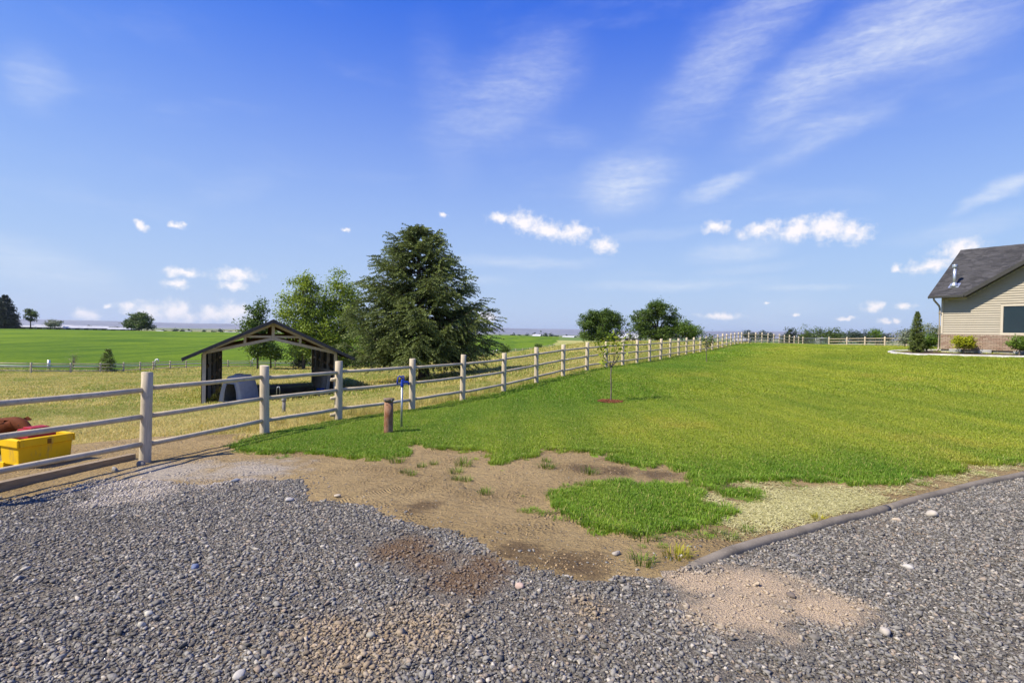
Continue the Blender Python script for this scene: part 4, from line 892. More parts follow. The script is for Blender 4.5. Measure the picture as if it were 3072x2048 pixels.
# calf hutch, blue bucket
def shed_pt(lx, ly): return (-13.5+lx*.91-ly*.42, 24.0+lx*.42+ly*.91)
M_HUTCH = simple('grey_moulded_plastic', (.42,.41,.415), (.34,.335,.34), 4, .55, .1, 20, .006)
hx, hy = shed_pt(1.45, .55); hu = empty('calf_hutch', (hx, hy, zs(hx, hy)), rz=R(-2), label='grey ribbed plastic calf hutch with dark doorway inside the shed', cat='hutch')
prof = [(-.60,0),(-.50,.55),(-.40,.93),(-.16,1.24),(.16,1.24),(.40,.93),(.50,.55),(.60,0)]
b = MB(); NR = 13; V = []; F = []
for i in range(NR*2+1):
    yy = -.75+1.5*i/(NR*2); s = (1.0 if i % 2 else .955)*(1-.06*abs(yy)); V += [(x*s, yy, z*s) for x, z in prof]
n = len(prof)
for i in range(NR*2):
    for k in range(n-1): F.append((i*n+k, i*n+k+1, (i+1)*n+k+1, (i+1)*n+k))
F.append(tuple(range(NR*2*n, NR*2*n+n))); b.add(V, F); b.build('shell', M_HUTCH, hu)
b = MB(); dw = [(-.30,0.10),(-.27,.55),(-.18,.86),(.18,.86),(.27,.55),(.30,.10)]; s0 = .955*(1-.045)
out = [(x*s0, z*s0) for x, z in prof]; V = [(x,-.76,z) for x, z in out]+[(x,-.76,z) for x, z in dw]
F = [(0,1,9,8),(1,2,10,9),(2,3,10),(3,4,11,10),(4,5,11),(5,6,12,11),(6,7,13,12),(7,0,8,13)]; b.add(V, F); b.build('front', M_HUTCH, hu)
b = MB(); b.tube([(x,-.775,z) for x, z in dw]+[(dw[0][0],-.775,dw[0][1])], .02, 6); b.build('door_rim', M_HUTCH, hu, True)
b = MB(); b.box((0,-.1,1.24), (.22,.30,.06)); b.build('vent_cap', M_HUTCH, hu, bevel=.015)
bx, by = shed_pt(4.95, .35); o = lathe([(.15,0),(.165,.02),(.20,.36),(.215,.37),(.215,.40),(.19,.40),(.15,.08)], 20).build('bucket', simple('blue_plastic', (.012,.06,.30), None, 5, .4, 0), None, True, label='blue plastic bucket on the dark shed floor by the right wall', cat='bucket'); o.location = (bx, by, zs(bx, by))

# ================================================================ irrigation line in the field
M_ALU = simple('dull_aluminium', (.62,.63,.62), (.5,.51,.5), 4, .45, .1, 20, .004, .5)
IP = [(-78,61.5),(-67,63.5),(-56,66.5),(-52.6,72),(-50.9,78.5),(-48.6,87),(-44.8,95),(-37,101),(-28,109),(-19,117),(-8,128.5),(-2,137),(3,152)]
ir = empty('irrigation_line', (IP[0][0], IP[0][1], zs(*IP[0])), label='thin aluminium irrigation pipe line on risers along the crop field edge', cat='irrigation')
io = np.array(ir.location); pts = np.array([(x, y, zs(x, y)+.42) for x, y in spline(IP, 2.5)])-io
b = MB(); b.tube(pts, .055, 6); b.build('pipe', M_ALU, ir, True)
for k, (x, y) in enumerate([(-67,63.5),(-56,66.5),(-50.9,78.5),(-44.8,95),(-28,109),(-3.8,134)]):
    q = np.array((x, y, zs(x, y)))-io; b = MB()
    if k == 1: b.tube([q+(0,0,-.2), q+(0,0,1.15)], .16, 10)
    else: b.tube([q+(0,0,-.2), q+(0,0,.95), q+(.08,0,1.12), q+(.26,0,1.20), q+(.42,0,1.10), q+(.46,0,.85)], .10, 8)
    b.build('riser', M_ALU, ir, True)

# ================================================================ trees
def mat_bark(name, c, c2):
    m = NT(name); v = m.objc(); n = m.noise(m.map(v, (1,1,.25)), 9, 6, .7); m.col(m.mix(m.rng(n, .35, .65), c, c2)).rough(.9).bump(n, .8, .03); return m.m
M_BARK = mat_bark('grey_bark', (.12,.095,.072), (.055,.045,.036)); M_SPBARK = mat_bark('spruce_bark', (.115,.085,.068), (.045,.034,.028)); M_YBARK = mat_bark('young_bark', (.20,.165,.125), (.11,.09,.07))
def mat_leaf(name, dark, light, trans=.3, dry=None):
    m = NT(name); t = m.attr('tint'); c = m.mix(m.rng(t, 0, 1, 0, 1, False), dark, light)
    c = m.mix(m.math('MULTIPLY', m.rng(m.noise(m.pos(), .8, 3, .6), .4, .7), .35), c, tuple(q*.7 for q in dark))
    m.leafy(c, trans, .5); return m.m
M_L1 = mat_leaf('locust_leaf', (.10,.165,.02), (.35,.44,.055)); M_L2 = mat_leaf('elm_leaf', (.040,.085,.013), (.135,.205,.030)); M_L3 = mat_leaf('far_leaf', (.045,.085,.018), (.125,.18,.035))
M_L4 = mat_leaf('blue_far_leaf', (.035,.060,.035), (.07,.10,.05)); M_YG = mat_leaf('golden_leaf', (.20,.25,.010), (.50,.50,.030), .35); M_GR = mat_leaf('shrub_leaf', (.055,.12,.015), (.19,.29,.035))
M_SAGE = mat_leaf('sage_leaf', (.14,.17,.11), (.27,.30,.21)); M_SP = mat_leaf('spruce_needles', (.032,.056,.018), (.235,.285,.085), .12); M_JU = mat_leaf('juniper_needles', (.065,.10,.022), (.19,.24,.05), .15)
M_SAP = mat_leaf('sapling_leaf', (.13,.21,.016), (.36,.40,.03), .4); M_SAP2 = mat_leaf('dark_sapling_leaf', (.05,.10,.018), (.14,.20,.035), .3); M_DEAD = mat_leaf('dry_twig', (.20,.165,.11), (.32,.27,.19), .1); M_FCON = mat_leaf('far_conifer', (.022,.036,.024), (.055,.068,.04), .1)
def leaf_quads(C, N, size, r, narrow=.55):
    """C centres, N normals -> rhombic leaves"""
    n = len(C); a = r.normal(size=(n,3)); a -= (a*N).sum(1)[:,None]*N; a /= np.linalg.norm(a, axis=1)[:,None]+1e-9; b = np.cross(N, a)
    s = (size*(.6+.8*r.random(n)))[:,None]
    V = np.stack([C-a*s*.5, C+b*s*narrow*.5, C+a*s*.5, C-b*s*narrow*.5], 1).reshape(-1,3)
    return V, np.arange(n)[:,None]*4+[[0,1,2,3]]
def unit(v): return v/(np.linalg.norm(v, axis=-1, keepdims=True)+1e-9)
def broadleaf(name, pos, H, blobs, nclump, per, leaf, crad, trunk_r, leafmat, barkmat, seed, label, group=None, cat='tree', fork=.25, limbs=9, droop=0., drop=0.0):
    """blobs: (x, y, z, rx, ry, rz) lobes of the crown, metres from the foot"""
    r = np.random.default_rng(seed); root = empty(name, pos, label=label, cat=cat, group=group)
    B = np.array(blobs, float); vol = B[:,3]*B[:,4]*B[:,5]; pick = r.choice(len(B), nclump, p=vol**.75/(vol**.75).sum())
    d = unit(r.normal(size=(nclump,3))); rad = r.random(nclump)**.42
    c = B[pick,:3]+d*rad[:,None]*B[pick,3:6]*(1+.20*r.normal(size=(nclump,1)))
    c[:,2] = np.maximum(c[:,2], .12*H)
    tb = MB(); zf = fork*H
    if trunk_r > 0:
        tp = [(0,0,-.3),(0,0,0)]+[(r.normal(0,.03)*H*q, r.normal(0,.03)*H*q, H*q) for q in (.12,.25,.42,.6,.78)]
        tp = np.array(tp); tr_ = trunk_r*np.array([1.25,1.12,.95,.8,.55,.34,.12]); tb.tube(tp, tr_, 9, True, jit=.1)
        order = r.permutation(nclump)[:limbs]
        for i in order:
            t = c[i]; s0 = np.array([np.interp(q, tp[:,2], tp[:,k]) for k, q in ((0, zf+.35*(t[2]-zf)), (1, zf+.35*(t[2]-zf)))]+[max(zf*.6, zf+.35*(t[2]-zf))]); s0[2] = min(s0[2], .7*H)
            m1 = s0+(t-s0)*.45+np.array([0,0,.06*H]); pth = np.array([s0, s0+(m1-s0)*.5+r.normal(0,.02*H,3), m1, m1+(t-m1)*.6+r.normal(0,.015*H,3), t])
            tb.tube(pth, trunk_r*np.array([.5,.4,.28,.16,.04]), 6, False)
            near = np.argsort(((c-t)**2).sum(1))[1:7]
            for j in near:
                q = pth[2]+(pth[3]-pth[2])*r.random(); tb.tube([q, (q+c[j])/2+r.normal(0,.012*H,3), c[j]], trunk_r*np.array([.14,.09,.02]), 4, False)
        tb.build('trunk', barkmat, root, True)
    n = nclump*per; ci = np.repeat(np.arange(nclump), per); g = r.normal(size=(n,3))*np.array([1,1,.62])*crad*(.7+.6*r.random(nclump))[ci][:,None]
    g[:,2] -= droop*np.abs(r.normal(size=n))*crad
    P = c[ci]+g; ctr = np.array([0,0,B[:,2].mean()])
    N = unit(unit(P-ctr)*.55+np.array([0,0,.55])+r.normal(size=(n,3))*.75)
    V, F = leaf_quads(P, N, np.full(n, leaf), r)
    tint = np.repeat(np.clip(.12+.5*r.random(nclump)[ci]+.35*r.random(n), 0, 1), 4)
    obj('crown', fast_mesh('crown', V, F, leafmat, tint), root); return root
def conifer(name, pos, H, prof, base, nbr, needle, leafmat, barkmat, trunk_r, seed, label, group=None, cat='tree', tw=.32, droop=.35, nt=14, needle_w=.22, asym=(0,0), upturn=.18, twig_h=.03, lean=None):
    """prof: [(height fraction, radius)], whorled boughs carrying hanging twigs wrapped in needles"""
    r = np.random.default_rng(seed); root = empty(name, pos, label=label, cat=cat, group=group)
    tb = MB(); lean = r.normal(0,.01,2)*H if lean is None else np.array(lean)
    tp = np.array([(0,0,-.3),(0,0,.05*H),(lean[0]*.5,lean[1]*.5,.5*H),(lean[0],lean[1],H*.985)]); tb.tube(tp, trunk_r*np.array([1.18,1.0,.6,.03]), 10, True, jit=.08)
    ph = np.array(prof); C = []; D = []; L = []; T = []
    for i in range(nbr):
        u = 1-(1-base)*(i+.5)/nbr; u = min(.995, u+r.normal(0,.012)); h = u*H; R0 = np.interp(u, ph[:,0], ph[:,1]); R0 *= .74+.40*r.random()
        a = i*2.399963+r.normal(0,.25); dr = np.array([math.cos(a), math.sin(a), 0]); R0 *= 1+asym[0]*dr[0]+asym[1]*dr[1]
        s0 = np.array([lean[0]*u, lean[1]*u, h]); n = 9; t = np.linspace(0, 1, n)
        rise = (.55*max(0,(u-.62)/.38)-droop*(1-u)*.8); z = rise*t*R0+upturn*R0*(t**2.5)-.10*R0*np.sin(t*math.pi)*(1-u)
        bp = s0+dr*(R0*t)[:,None]+np.array([0,0,1])*z[:,None]; bp[1:-1] += r.normal(0,.018*R0,(n-2,3))
        tb.tube(bp[[0,2,4,6,8]], trunk_r*(.05+.14*(1-u))*np.array([1,.8,.6,.4,.15])+.003, 5, False)
        side = np.array([-dr[1], dr[0], 0]); nn = max(5, int(nt*(.4+.6*R0/ph[:,1].max())))
        for k in range(nn):
            q = .16+.84*(k+r.random()*.9)/nn; b0 = np.array([np.interp(q, t, bp[:,c_]) for c_ in range(3)]); tg = unit(dr+np.array([0,0,.25*q]))
            for sg in ((-1,1) if q < .97 else (0,)):
                ln = tw*(.35+1.0*math.sin(min(1,q*1.05)*math.pi*.72+.35))*R0**.5*(.7+.6*r.random())
                di = unit(tg*(.55+.5*q)+side*sg*(1.0-.45*q)+np.array([0,0,-.30*(1-u)-.10+r.normal(0,.16)]))
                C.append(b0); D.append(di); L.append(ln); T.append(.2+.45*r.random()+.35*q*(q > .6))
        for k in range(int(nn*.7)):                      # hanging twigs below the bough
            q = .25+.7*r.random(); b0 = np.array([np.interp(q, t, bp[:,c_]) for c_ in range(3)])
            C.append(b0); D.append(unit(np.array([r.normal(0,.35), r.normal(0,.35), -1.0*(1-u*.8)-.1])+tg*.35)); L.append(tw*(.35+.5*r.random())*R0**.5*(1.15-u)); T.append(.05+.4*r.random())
    tb.build('trunk', barkmat, root, True)
    C = np.array(C); D = np.array(D); L = np.array(L); T = np.array(T); per = np.maximum(4, (L/twig_h).astype(int)); ii = np.repeat(np.arange(len(C)), per); n = len(ii)
    f = r.random(n); base_p = C[ii]+D[ii]*(L[ii]*f)[:,None]+np.array([0,0,-1])[None]*(.18*L[ii]*f**2)[:,None]
    perp = unit(np.cross(D[ii], r.normal(size=(n,3)))); nd = unit(D[ii]*.75+perp*.75); ln = needle*(.6+.7*r.random(n))
    w = unit(np.cross(nd, r.normal(size=(n,3))))*(ln*needle_w)[:,None]
    V = np.stack([base_p-w*.5, base_p+nd*ln[:,None]*.55+w*.0-w*.7, base_p+nd*ln[:,None], base_p+nd*ln[:,None]*.5+w*.7], 1).reshape(-1,3)
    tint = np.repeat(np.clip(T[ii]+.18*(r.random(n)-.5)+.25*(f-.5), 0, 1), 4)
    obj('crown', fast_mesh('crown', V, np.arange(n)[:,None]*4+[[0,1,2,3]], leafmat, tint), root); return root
def at_ground(x, y, dz=-.05): return (x, y, zs(x, y)+dz)
# the big spruce
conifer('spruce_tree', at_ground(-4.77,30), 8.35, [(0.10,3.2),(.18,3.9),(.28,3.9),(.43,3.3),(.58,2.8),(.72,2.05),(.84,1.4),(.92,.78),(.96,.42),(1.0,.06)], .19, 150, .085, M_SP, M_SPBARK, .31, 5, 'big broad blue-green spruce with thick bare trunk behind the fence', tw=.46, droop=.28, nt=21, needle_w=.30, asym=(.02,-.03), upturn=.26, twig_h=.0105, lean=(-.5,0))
# the row of locusts behind the shed
G = 'leafy trees behind the shed'
broadleaf('locust_tree', at_ground(-31.2,82.5), 14.6, [(0,0,11.6,2.1,2.0,2.9),(-2.0,0,9.2,1.9,2,2.4),(1.4,.3,9.4,2.2,2,2.6),(-1.0,0,6.4,2.6,2.2,2.4),(1.2,0,6.2,2.4,2.2,2.6),(.2,0,13.4,.9,.9,1.2),(0,0,3.4,3.0,2.4,2.0)], 210, 80, .32, .58, .24, M_L1, M_BARK, 11, 'tall light green locust tree right of the slim one behind the shed', G, droop=.4, limbs=12)
broadleaf('locust_tree', at_ground(-26.3,84), 14.9, [(.4,0,12.2,1.9,1.8,2.7),(-1.6,0,9.8,1.9,2,2.6),(1.9,0,9.2,2.0,2,2.8),(0,0,7.2,3.0,2.4,2.6),(2.0,0,5.4,2.2,2,2.4),(-1.6,0,4.8,2.2,2.2,2.0),(-1.3,0,12.9,1.0,1,1.5),(0,0,2.6,3.6,2.6,1.8)], 240, 80, .32, .58, .27, M_L1, M_BARK, 12, 'tallest light green locust tree directly beside the spruce', G, droop=.4, limbs=14)
broadleaf('locust_tree', at_ground(-37.2,80.5), 10.6, [(0,0,8.8,1.3,1.2,1.7),(-.5,0,6.6,1.6,1.4,1.6),(.6,0,5.0,1.5,1.4,1.6),(-.2,0,3.4,1.2,1.2,1.1)], 95, 70, .32, .50, .14, M_L2, M_BARK, 13, 'slim tree left of the taller locusts, above the shed roof', G, droop=.3, limbs=8)
broadleaf('small_tree', at_ground(-36.8,84), 4.2, [(0,0,3.0,1.7,1.4,1.2),(-.9,0,2.5,1.1,1.0,.9),(1.0,0,2.4,1.1,1,.9)], 55, 60, .26, .38, .14, M_L2, M_BARK, 14, 'small dark tree seen through the open shed', None, limbs=6, fork=.4)
broadleaf('shrub', at_ground(-33.4,86), 3.6, [(0,0,2.1,1.0,1,1.6),(.5,0,1.2,1.0,1,1.2)], 45, 60, .22, .34, .06, M_FCON, M_BARK, 15, 'dark upright shrub seen through the open shed, beside the small tree', None, 'shrub', limbs=5)
broadleaf('shrub', at_ground(-31.2,88), 2.8, [(0,0,1.5,1.6,1.2,1.2),(1.6,0,1.2,1.3,1.2,1.0)], 50, 45, .26, .40, .06, M_DEAD, M_BARK, 16, 'straw-brown half dry shrub behind the far rail fence', None, 'shrub', limbs=5)
for k, (x, y, s) in enumerate([(-27.4,87.5,1.5),(-24.4,90,1.7),(-21.6,92.5,1.4)]):
    broadleaf('shrub', at_ground(x, y), 3.4*s*.8, [(0,0,1.7*s,1.5*s,1.2*s,1.5*s),(1.2,0,1.2*s,1.2*s,1.1*s,1.1*s)], 60, 60, .26, .45, .06, M_L2, M_BARK, 60+k, ('leftmost','middle','rightmost')[k]+' dense dark shrub in the shade under the locust trees', 'shrubs under the locusts', 'shrub', limbs=4)
# bushes along the far fence
conifer('young_conifer', at_ground(-46.9,63.8), 2.75, [(0,.75),(.2,.85),(.6,.55),(.9,.2),(1,.05)], .04, 42, .16, M_JU, M_SPBARK, .05, 21, 'small dark young conifer by the far rail fence', tw=.35, twig_h=.06)
broadleaf('bare_shrub', at_ground(-53,66.5), 2.4, [(0,0,1.4,.55,.5,1.0)], 26, 9, .10, .28, .05, M_DEAD, M_DEAD, 22, 'leafless grey twiggy shrub left of the young conifer', None, 'shrub', limbs=12, fork=.1)
broadleaf('shrub', at_ground(-1.6,123), 2.3, [(0,0,1.3,1.0,.9,1.1)], 34, 45, .26, .32, .05, M_L2, M_BARK, 23, 'small round bush by the far fence right of the spruce', None, 'shrub', limbs=4)
broadleaf('shrub', at_ground(8.6,176), 2.6, [(0,0,1.5,1.0,.9,1.2)], 28, 36, .32, .34, .05, M_L2, M_BARK, 24, 'tiny far bush on the pasture slope between spruce and round trees', None, 'shrub', limbs=4)
# the two broad trees on the rise
G = 'broad dark trees on the rise'
broadleaf('elm_tree', at_ground(15.4,95), 5.7, [(0,0,3.7,3.1,2.6,1.8),(-2.3,0,3.1,1.9,1.8,1.6),(2.3,0,3.3,1.8,1.8,1.7),(.8,0,4.7,1.6,1.5,1.0),(-1.2,0,4.5,1.6,1.5,1.0),(0,0,1.3,3.6,2.4,1.2)], 270, 80, .26, .36, .26, M_L2, M_BARK, 31, 'low rounded dark green tree, the left of two on the rise', G, limbs=14, fork=.12)
broadleaf('elm_tree', at_ground(26.4,100), 7.7, [(-.2,0,5.6,2.6,2.2,1.9),(-2.6,0,4.0,2.2,2.0,1.9),(2.3,0,4.4,2.0,2.0,2.0),(-.2,0,6.6,1.7,1.7,1.0),(-2.4,0,2.0,2.6,2.2,1.6),(1.6,0,2.0,2.4,2,1.6),(0,0,1.2,4.2,2.4,1.2)], 330, 80, .26, .38, .32, M_L2, M_BARK, 32, 'tall rounded dark green tree, the right of two on the rise', G, limbs=15, fork=.12)
broadleaf('bushy_tree', at_ground(30.6,99), 4.4, [(0,0,2.6,1.9,1.7,1.5),(1.6,0,1.6,1.6,1.4,1.3)], 120, 60, .25, .40, .12, M_GR, M_BARK, 33, 'lower lighter green bushy tree against the right side of the tall rounded tree', None, limbs=7)
broadleaf('bare_poplar', at_ground(32,150), 5.4, [(0,0,3.2,.45,.4,2.4)], 40, 10, .16, .20, .10, M_DEAD, M_DEAD, 34, 'slim leafless grey poplar between the two rounded trees', None, limbs=16, fork=.12)
# trees past the end fence
G = 'trees past the end of the lawn'
for k, (px, d, H, W, mt, lab) in enumerate([(2368,190,8.2,2.6,M_L4,'round dark tree standing left of the green clump past the end gate'),(2415,200,9.4,4.0,M_L3,'left mid-green tree of the clump past the end gate'),(2462,196,9.6,4.0,M_L3,'middle mid-green tree of the clump past the end gate'),(2502,192,8.8,3.4,M_L3,'right mid-green tree of the clump past the end gate'),(2555,330,12.6,7.0,M_L4,'bluish far tree just right of the green clump past the end gate'),(2600,350,12,7.0,M_L4,'low bluish far tree, second right of the green clump'),(2650,360,11.2,7.0,M_L4,'low bluish far tree nearest the house side')]):
    X = (px-1536)/1650*d; broadleaf('far_tree', at_ground(X, d), H, [(0,0,H*.58,W*.9,W*.7,H*.34),(-W*.5,0,H*.45,W*.6,W*.6,H*.3),(W*.5,0,H*.48,W*.6,W*.6,H*.3)], 60, 42, .45 if d < 250 else .7, W*.17, .2, mt, M_BARK, 40+k, lab, G, limbs=6)
for k, (px, d, H) in enumerate([(2240,420,11.5),(2262,430,10.5),(2286,410,11.3),(2305,420,10.5)]):
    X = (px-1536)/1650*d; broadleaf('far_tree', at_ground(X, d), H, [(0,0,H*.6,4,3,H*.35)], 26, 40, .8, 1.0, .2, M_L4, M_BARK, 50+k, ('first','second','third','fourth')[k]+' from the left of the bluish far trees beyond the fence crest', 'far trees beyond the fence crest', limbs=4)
# left distance: farmstead trees
conifer('far_spruce', at_ground(-297,322), 19.5, [(0,6.5),(.1,7),(.4,5),(.7,2.8),(.9,1.1),(1,.2)], .03, 110, .9, M_FCON, M_SPBARK, .5, 71, 'tall dark spruce at the far left behind the crop field', tw=1.0, twig_h=.30, nt=12, needle_w=.3)
broadleaf('far_tree', at_ground(-289,330), 13.2, [(-.5,0,11,2.6,2,1.9),(1.2,0,8.6,2.6,2,1.8),(-1.5,0,7,1.6,1.5,1.2),(.8,0,5.5,2,1.6,1.2)], 46, 36, .8, .75, .35, M_L3, M_BARK, 72, 'thin open-crowned tree right of the far left spruce', None, limbs=9)
broadleaf('far_tree', at_ground(-232,342), 12.0, [(0,0,7.0,6.6,5,4.3),(-4.6,0,4.6,4.4,4,3.4),(4.6,0,4.4,4.4,4,3.3),(.6,0,9.6,3.6,3,2.2),(0,0,3,8,5,2.6)], 150, 70, .85, .95, .5, M_L3, M_BARK, 73, 'large round green tree alone at the far edge of the crop field', None, limbs=6)
broadleaf('far_tree', at_ground(-281,338), 5.6, [(0,0,3.6,4.4,3,1.8),(-3,0,3,2.4,2,1.4)], 50, 50, .7, .8, .25, M_SAGE, M_BARK, 74, 'olive-grey bushy tree standing before the long white barns', None, limbs=6)
# valley trees
for k, (px, d, H, W) in enumerate([(238,900,11,8),(268,840,13,7),(292,980,9,10),(352,900,13,8),(330,1000,9,10),(490,1000,8,8),(525,940,9,8),(545,960,8,6),(571,1050,8,6),(612,1000,8,7),(663,900,10,8),(690,1000,7,7),(721,980,8,8),(205,950,9,11),(1500,950,8,8),(1540,900,10,8),(1560,940,9,7),(1580,930,10,8),(1603,900,13,5),(1619,910,13,7),(1636,920,12,8),(1652,930,11,8),(1670,950,9,7),(1700,880,10,3),(1725,960,8,6),(640,1020,7,7)]):
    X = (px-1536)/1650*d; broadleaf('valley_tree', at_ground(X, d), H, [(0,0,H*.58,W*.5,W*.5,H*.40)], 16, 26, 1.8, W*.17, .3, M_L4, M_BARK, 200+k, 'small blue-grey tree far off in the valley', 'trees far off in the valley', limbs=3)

# ---------------------------------------------------------------- saplings, mulch ring
def sapling(pos, H, crown, leafmat, seed, label, leaf, n, r0=.018, fork=.52, lean=(0,0)):
    r = np.random.default_rng(seed); root = empty('sapling', pos, label=label, cat='sapling'); tb = MB(); zf = H*fork
    tp = np.array([(0,0,-.1),(0,0,0),(lean[0]*.3+.008,0,zf*.4),(lean[0]*.4-.012,0,zf*.75),(lean[0]*.5,lean[1]*.5,zf)]); tb.tube(tp, r0*np.array([1.3,1.2,1,.95,.9]), 8, True, jit=.08)
    P = []; N = []
    for (x, y, z) in crown:
        e = np.array((x, y, z)); s = tp[-1]-np.array((0,0,zf*.06*r.random())); m = (s+e)/2+np.array((x*.18, y*.18, -.03*H)); b = np.array([s, (s+m)/2+np.array((x*.1,y*.1,0)), m, (m+e)/2, e]); tb.tube(b, r0*np.array([.6,.5,.38,.25,.10]), 6, False)
        for k in range(n):
            q = .45+.6*r.random(); c = m+(e-m)*q; g = r.normal(size=3)*.075*H**.5; P.append(c+g+np.array((0,0,-.03))); N.append(unit(np.array([r.normal(0,.8), r.normal(0,.8), .7])))
    tb.build('trunk', M_YBARK, root, True)
    V, F = leaf_quads(np.array(P), np.array(N), np.full(len(P), leaf), r, .42); obj('crown', fast_mesh('crown', V, F, leafmat, np.repeat(r.random(len(P)), 4)), root); return root
sapling(at_ground(2.63,14.48,0), 1.86, [(-.32,0,1.64),(-.20,.10,1.72),(-.10,-.1,1.52),(.10,.05,1.66),(.26,-.05,1.58),(.32,.08,1.72),(.18,.1,1.82),(-.26,.1,1.42)], M_SAP, 81, 'thin young tree with yellow-green drooping leaves in a mulch ring', .12, 20, .017, .52)
sapling(at_ground(11.18,31.5,0), 1.98, [(-.42,0,1.95),(-.35,.1,1.70),(-.2,0,1.5),(.05,.1,1.45),(.18,-.1,1.62),(.36,0,1.55),(-.05,.1,1.25),(.22,0,1.25),(.1,0,1.1)], M_SAP2, 82, 'dark-leaved young tree on the lawn near the far fence posts', .12, 34, .02, .42, (-.1,0))
broadleaf('small_tree', at_ground(53.8,81.5), 2.9, [(0,0,2.0,.75,.7,.8),(.1,0,2.6,.4,.4,.4)], 30, 40, .17, .24, .045, M_GR, M_YBARK, 83, 'small light green tree just beyond the cream end fence', None, limbs=5, fork=.4)
M_MULCH = NT('red_bark_mulch'); p = M_MULCH.pos(); M_MULCH.col(M_MULCH.mix(M_MULCH.rng(M_MULCH.noise(p, 40, 4, .7), .35, .65), (.23,.085,.04), (.13,.052,.028))).rough(.9); M_MULCH = M_MULCH.m
mr = empty('mulch_ring', (2.63,14.48,zs(2.63,14.48)), label='ring of reddish bark mulch round the foot of the near sapling', cat='mulch')
b = MB(); n = 28; V = [(0,0,.055)]+[(.29*(1+.18*random.random())*math.cos(a), .29*(1+.18*random.random())*math.sin(a), .028) for a in np.linspace(0, 6.283, n, endpoint=False)]; b.add(V, [(0, 1+i, 1+(i+1) % n) for i in range(n)]); b.build('mulch_mat', M_MULCH, mr, True)
r = np.random.default_rng(4); b = MB()
for k in range(260):
    a = r.random()*6.283; q = .33*math.sqrt(r.random()); M3 = np.array(Euler((r.normal(0,.5), r.normal(0,.5), r.random()*6.28)).to_matrix()); b.box((q*math.cos(a), q*math.sin(a), .055-.02*q/.44+.01*r.random()), (.05*(.5+r.random()), .022, .010), M3)
o = b.build('bark_chips', M_MULCH, mr, kind='stuff')

# ---------------------------------------------------------------- tufts on the dirt, marked stones
M_TUFT = mat_leaf('tuft_leaf', (.065,.125,.014), (.215,.29,.035), .35); M_TUFTY = mat_leaf('yellow_tuft_leaf', (.24,.25,.012), (.48,.42,.05), .35)
def tuft_mesh(seed, n, h, mat):
    V, F, t = blades(n, .16, h, .0055, 1.0, seed, .45, True); return fast_mesh('grass_tuft', V, F, mat, t)
TM = [tuft_mesh(500+i, 70, .062, M_TUFT) for i in range(4)]; TMY = tuft_mesh(510, 80, .062, M_TUFTY)
TUFTL = {0:'left of two touching small tufts on the dirt below the rusty pipe', 1:'right of two touching small tufts on the dirt below the rusty pipe', 2:'upper of three small tufts just below the largest tuft', 3:'lower left of three small tufts just below the largest tuft', 4:'lower right of three small tufts just below the largest tuft',
 6:'lone small tuft in the open middle of the bare dirt', 7:'tuft close under the lawn rim, right below the rusty pipe', 8:'small tuft right of the pair below the rusty pipe', 9:'thin tuft between the rusty pipe pair and the largest tuft', 10:'upper of two tufts one above the other left of the dark damp soil', 11:'lower of two tufts one above the other left of the dark damp soil',
 12:'bushy tuft on the damp soil above the grass island', 13:'tiny tuft at the upper left rim of the grass island', 16:'straggling tuft left of the yellowing one near the kerb end', 17:'small tuft just right of the bottom of the grass island', 18:'left of three thin tufts among the clippings by the kerb', 19:'lowest of three thin tufts among the clippings by the kerb', 21:'right of three thin tufts among the clippings by the kerb'}
TUFTSZ = {5:1.6, 2:1.1, 6:1.0, 11:1.25, 12:1.3, 14:1.35, 15:1.3, 16:1.2, 7:1.3}
for i, (x, y) in enumerate(TUFTS):
    yel = i in (20, 15); o = obj('grass_tuft', TMY if yel else TM[i % 4]); s = TUFTSZ.get(i, .85); o.location = (x, y, zs(x, y)); o.rotation_euler = (0,0,i*1.7); o.scale = (s, s, s)
    if i == 20: props(o, 'yellow grass tuft alone among the pale clippings near the kerb', 'grass tuft', 'grass tufts')
    elif i == 15: props(o, 'yellowing grass tuft nearest the kerb end', 'grass tuft', 'grass tufts')
    elif i == 14: props(o, 'dark green grass tuft just below the grass island', 'grass tuft', 'grass tufts')
    elif i == 5: props(o, 'largest green grass tuft on the dirt below the lawn edge', 'grass tuft', 'grass tufts')
    else: props(o, TUFTL[i], 'grass tuft', 'grass tufts')
def rock(x, y, s, c, label, seed, flat=.55):
    V, F = rock_shape(seed, 2, flat); V = V*(1+.16*(np.random.default_rng(seed+5).random((len(V),1))-.5)); m = simple('stone_'+str(seed), c, tuple(q*.8 for q in c), 20, .85, .3, 60, .006)
    o = obj('loose_stone', fast_mesh('loose_stone', V*s, F, m)); o.location = (x, y, zs(x, y)+s*.28); o.rotation_euler = (random.uniform(-.2,.2), random.uniform(-.2,.2), random.uniform(0,6.28)); props(o, label, 'stone', 'larger loose stones')
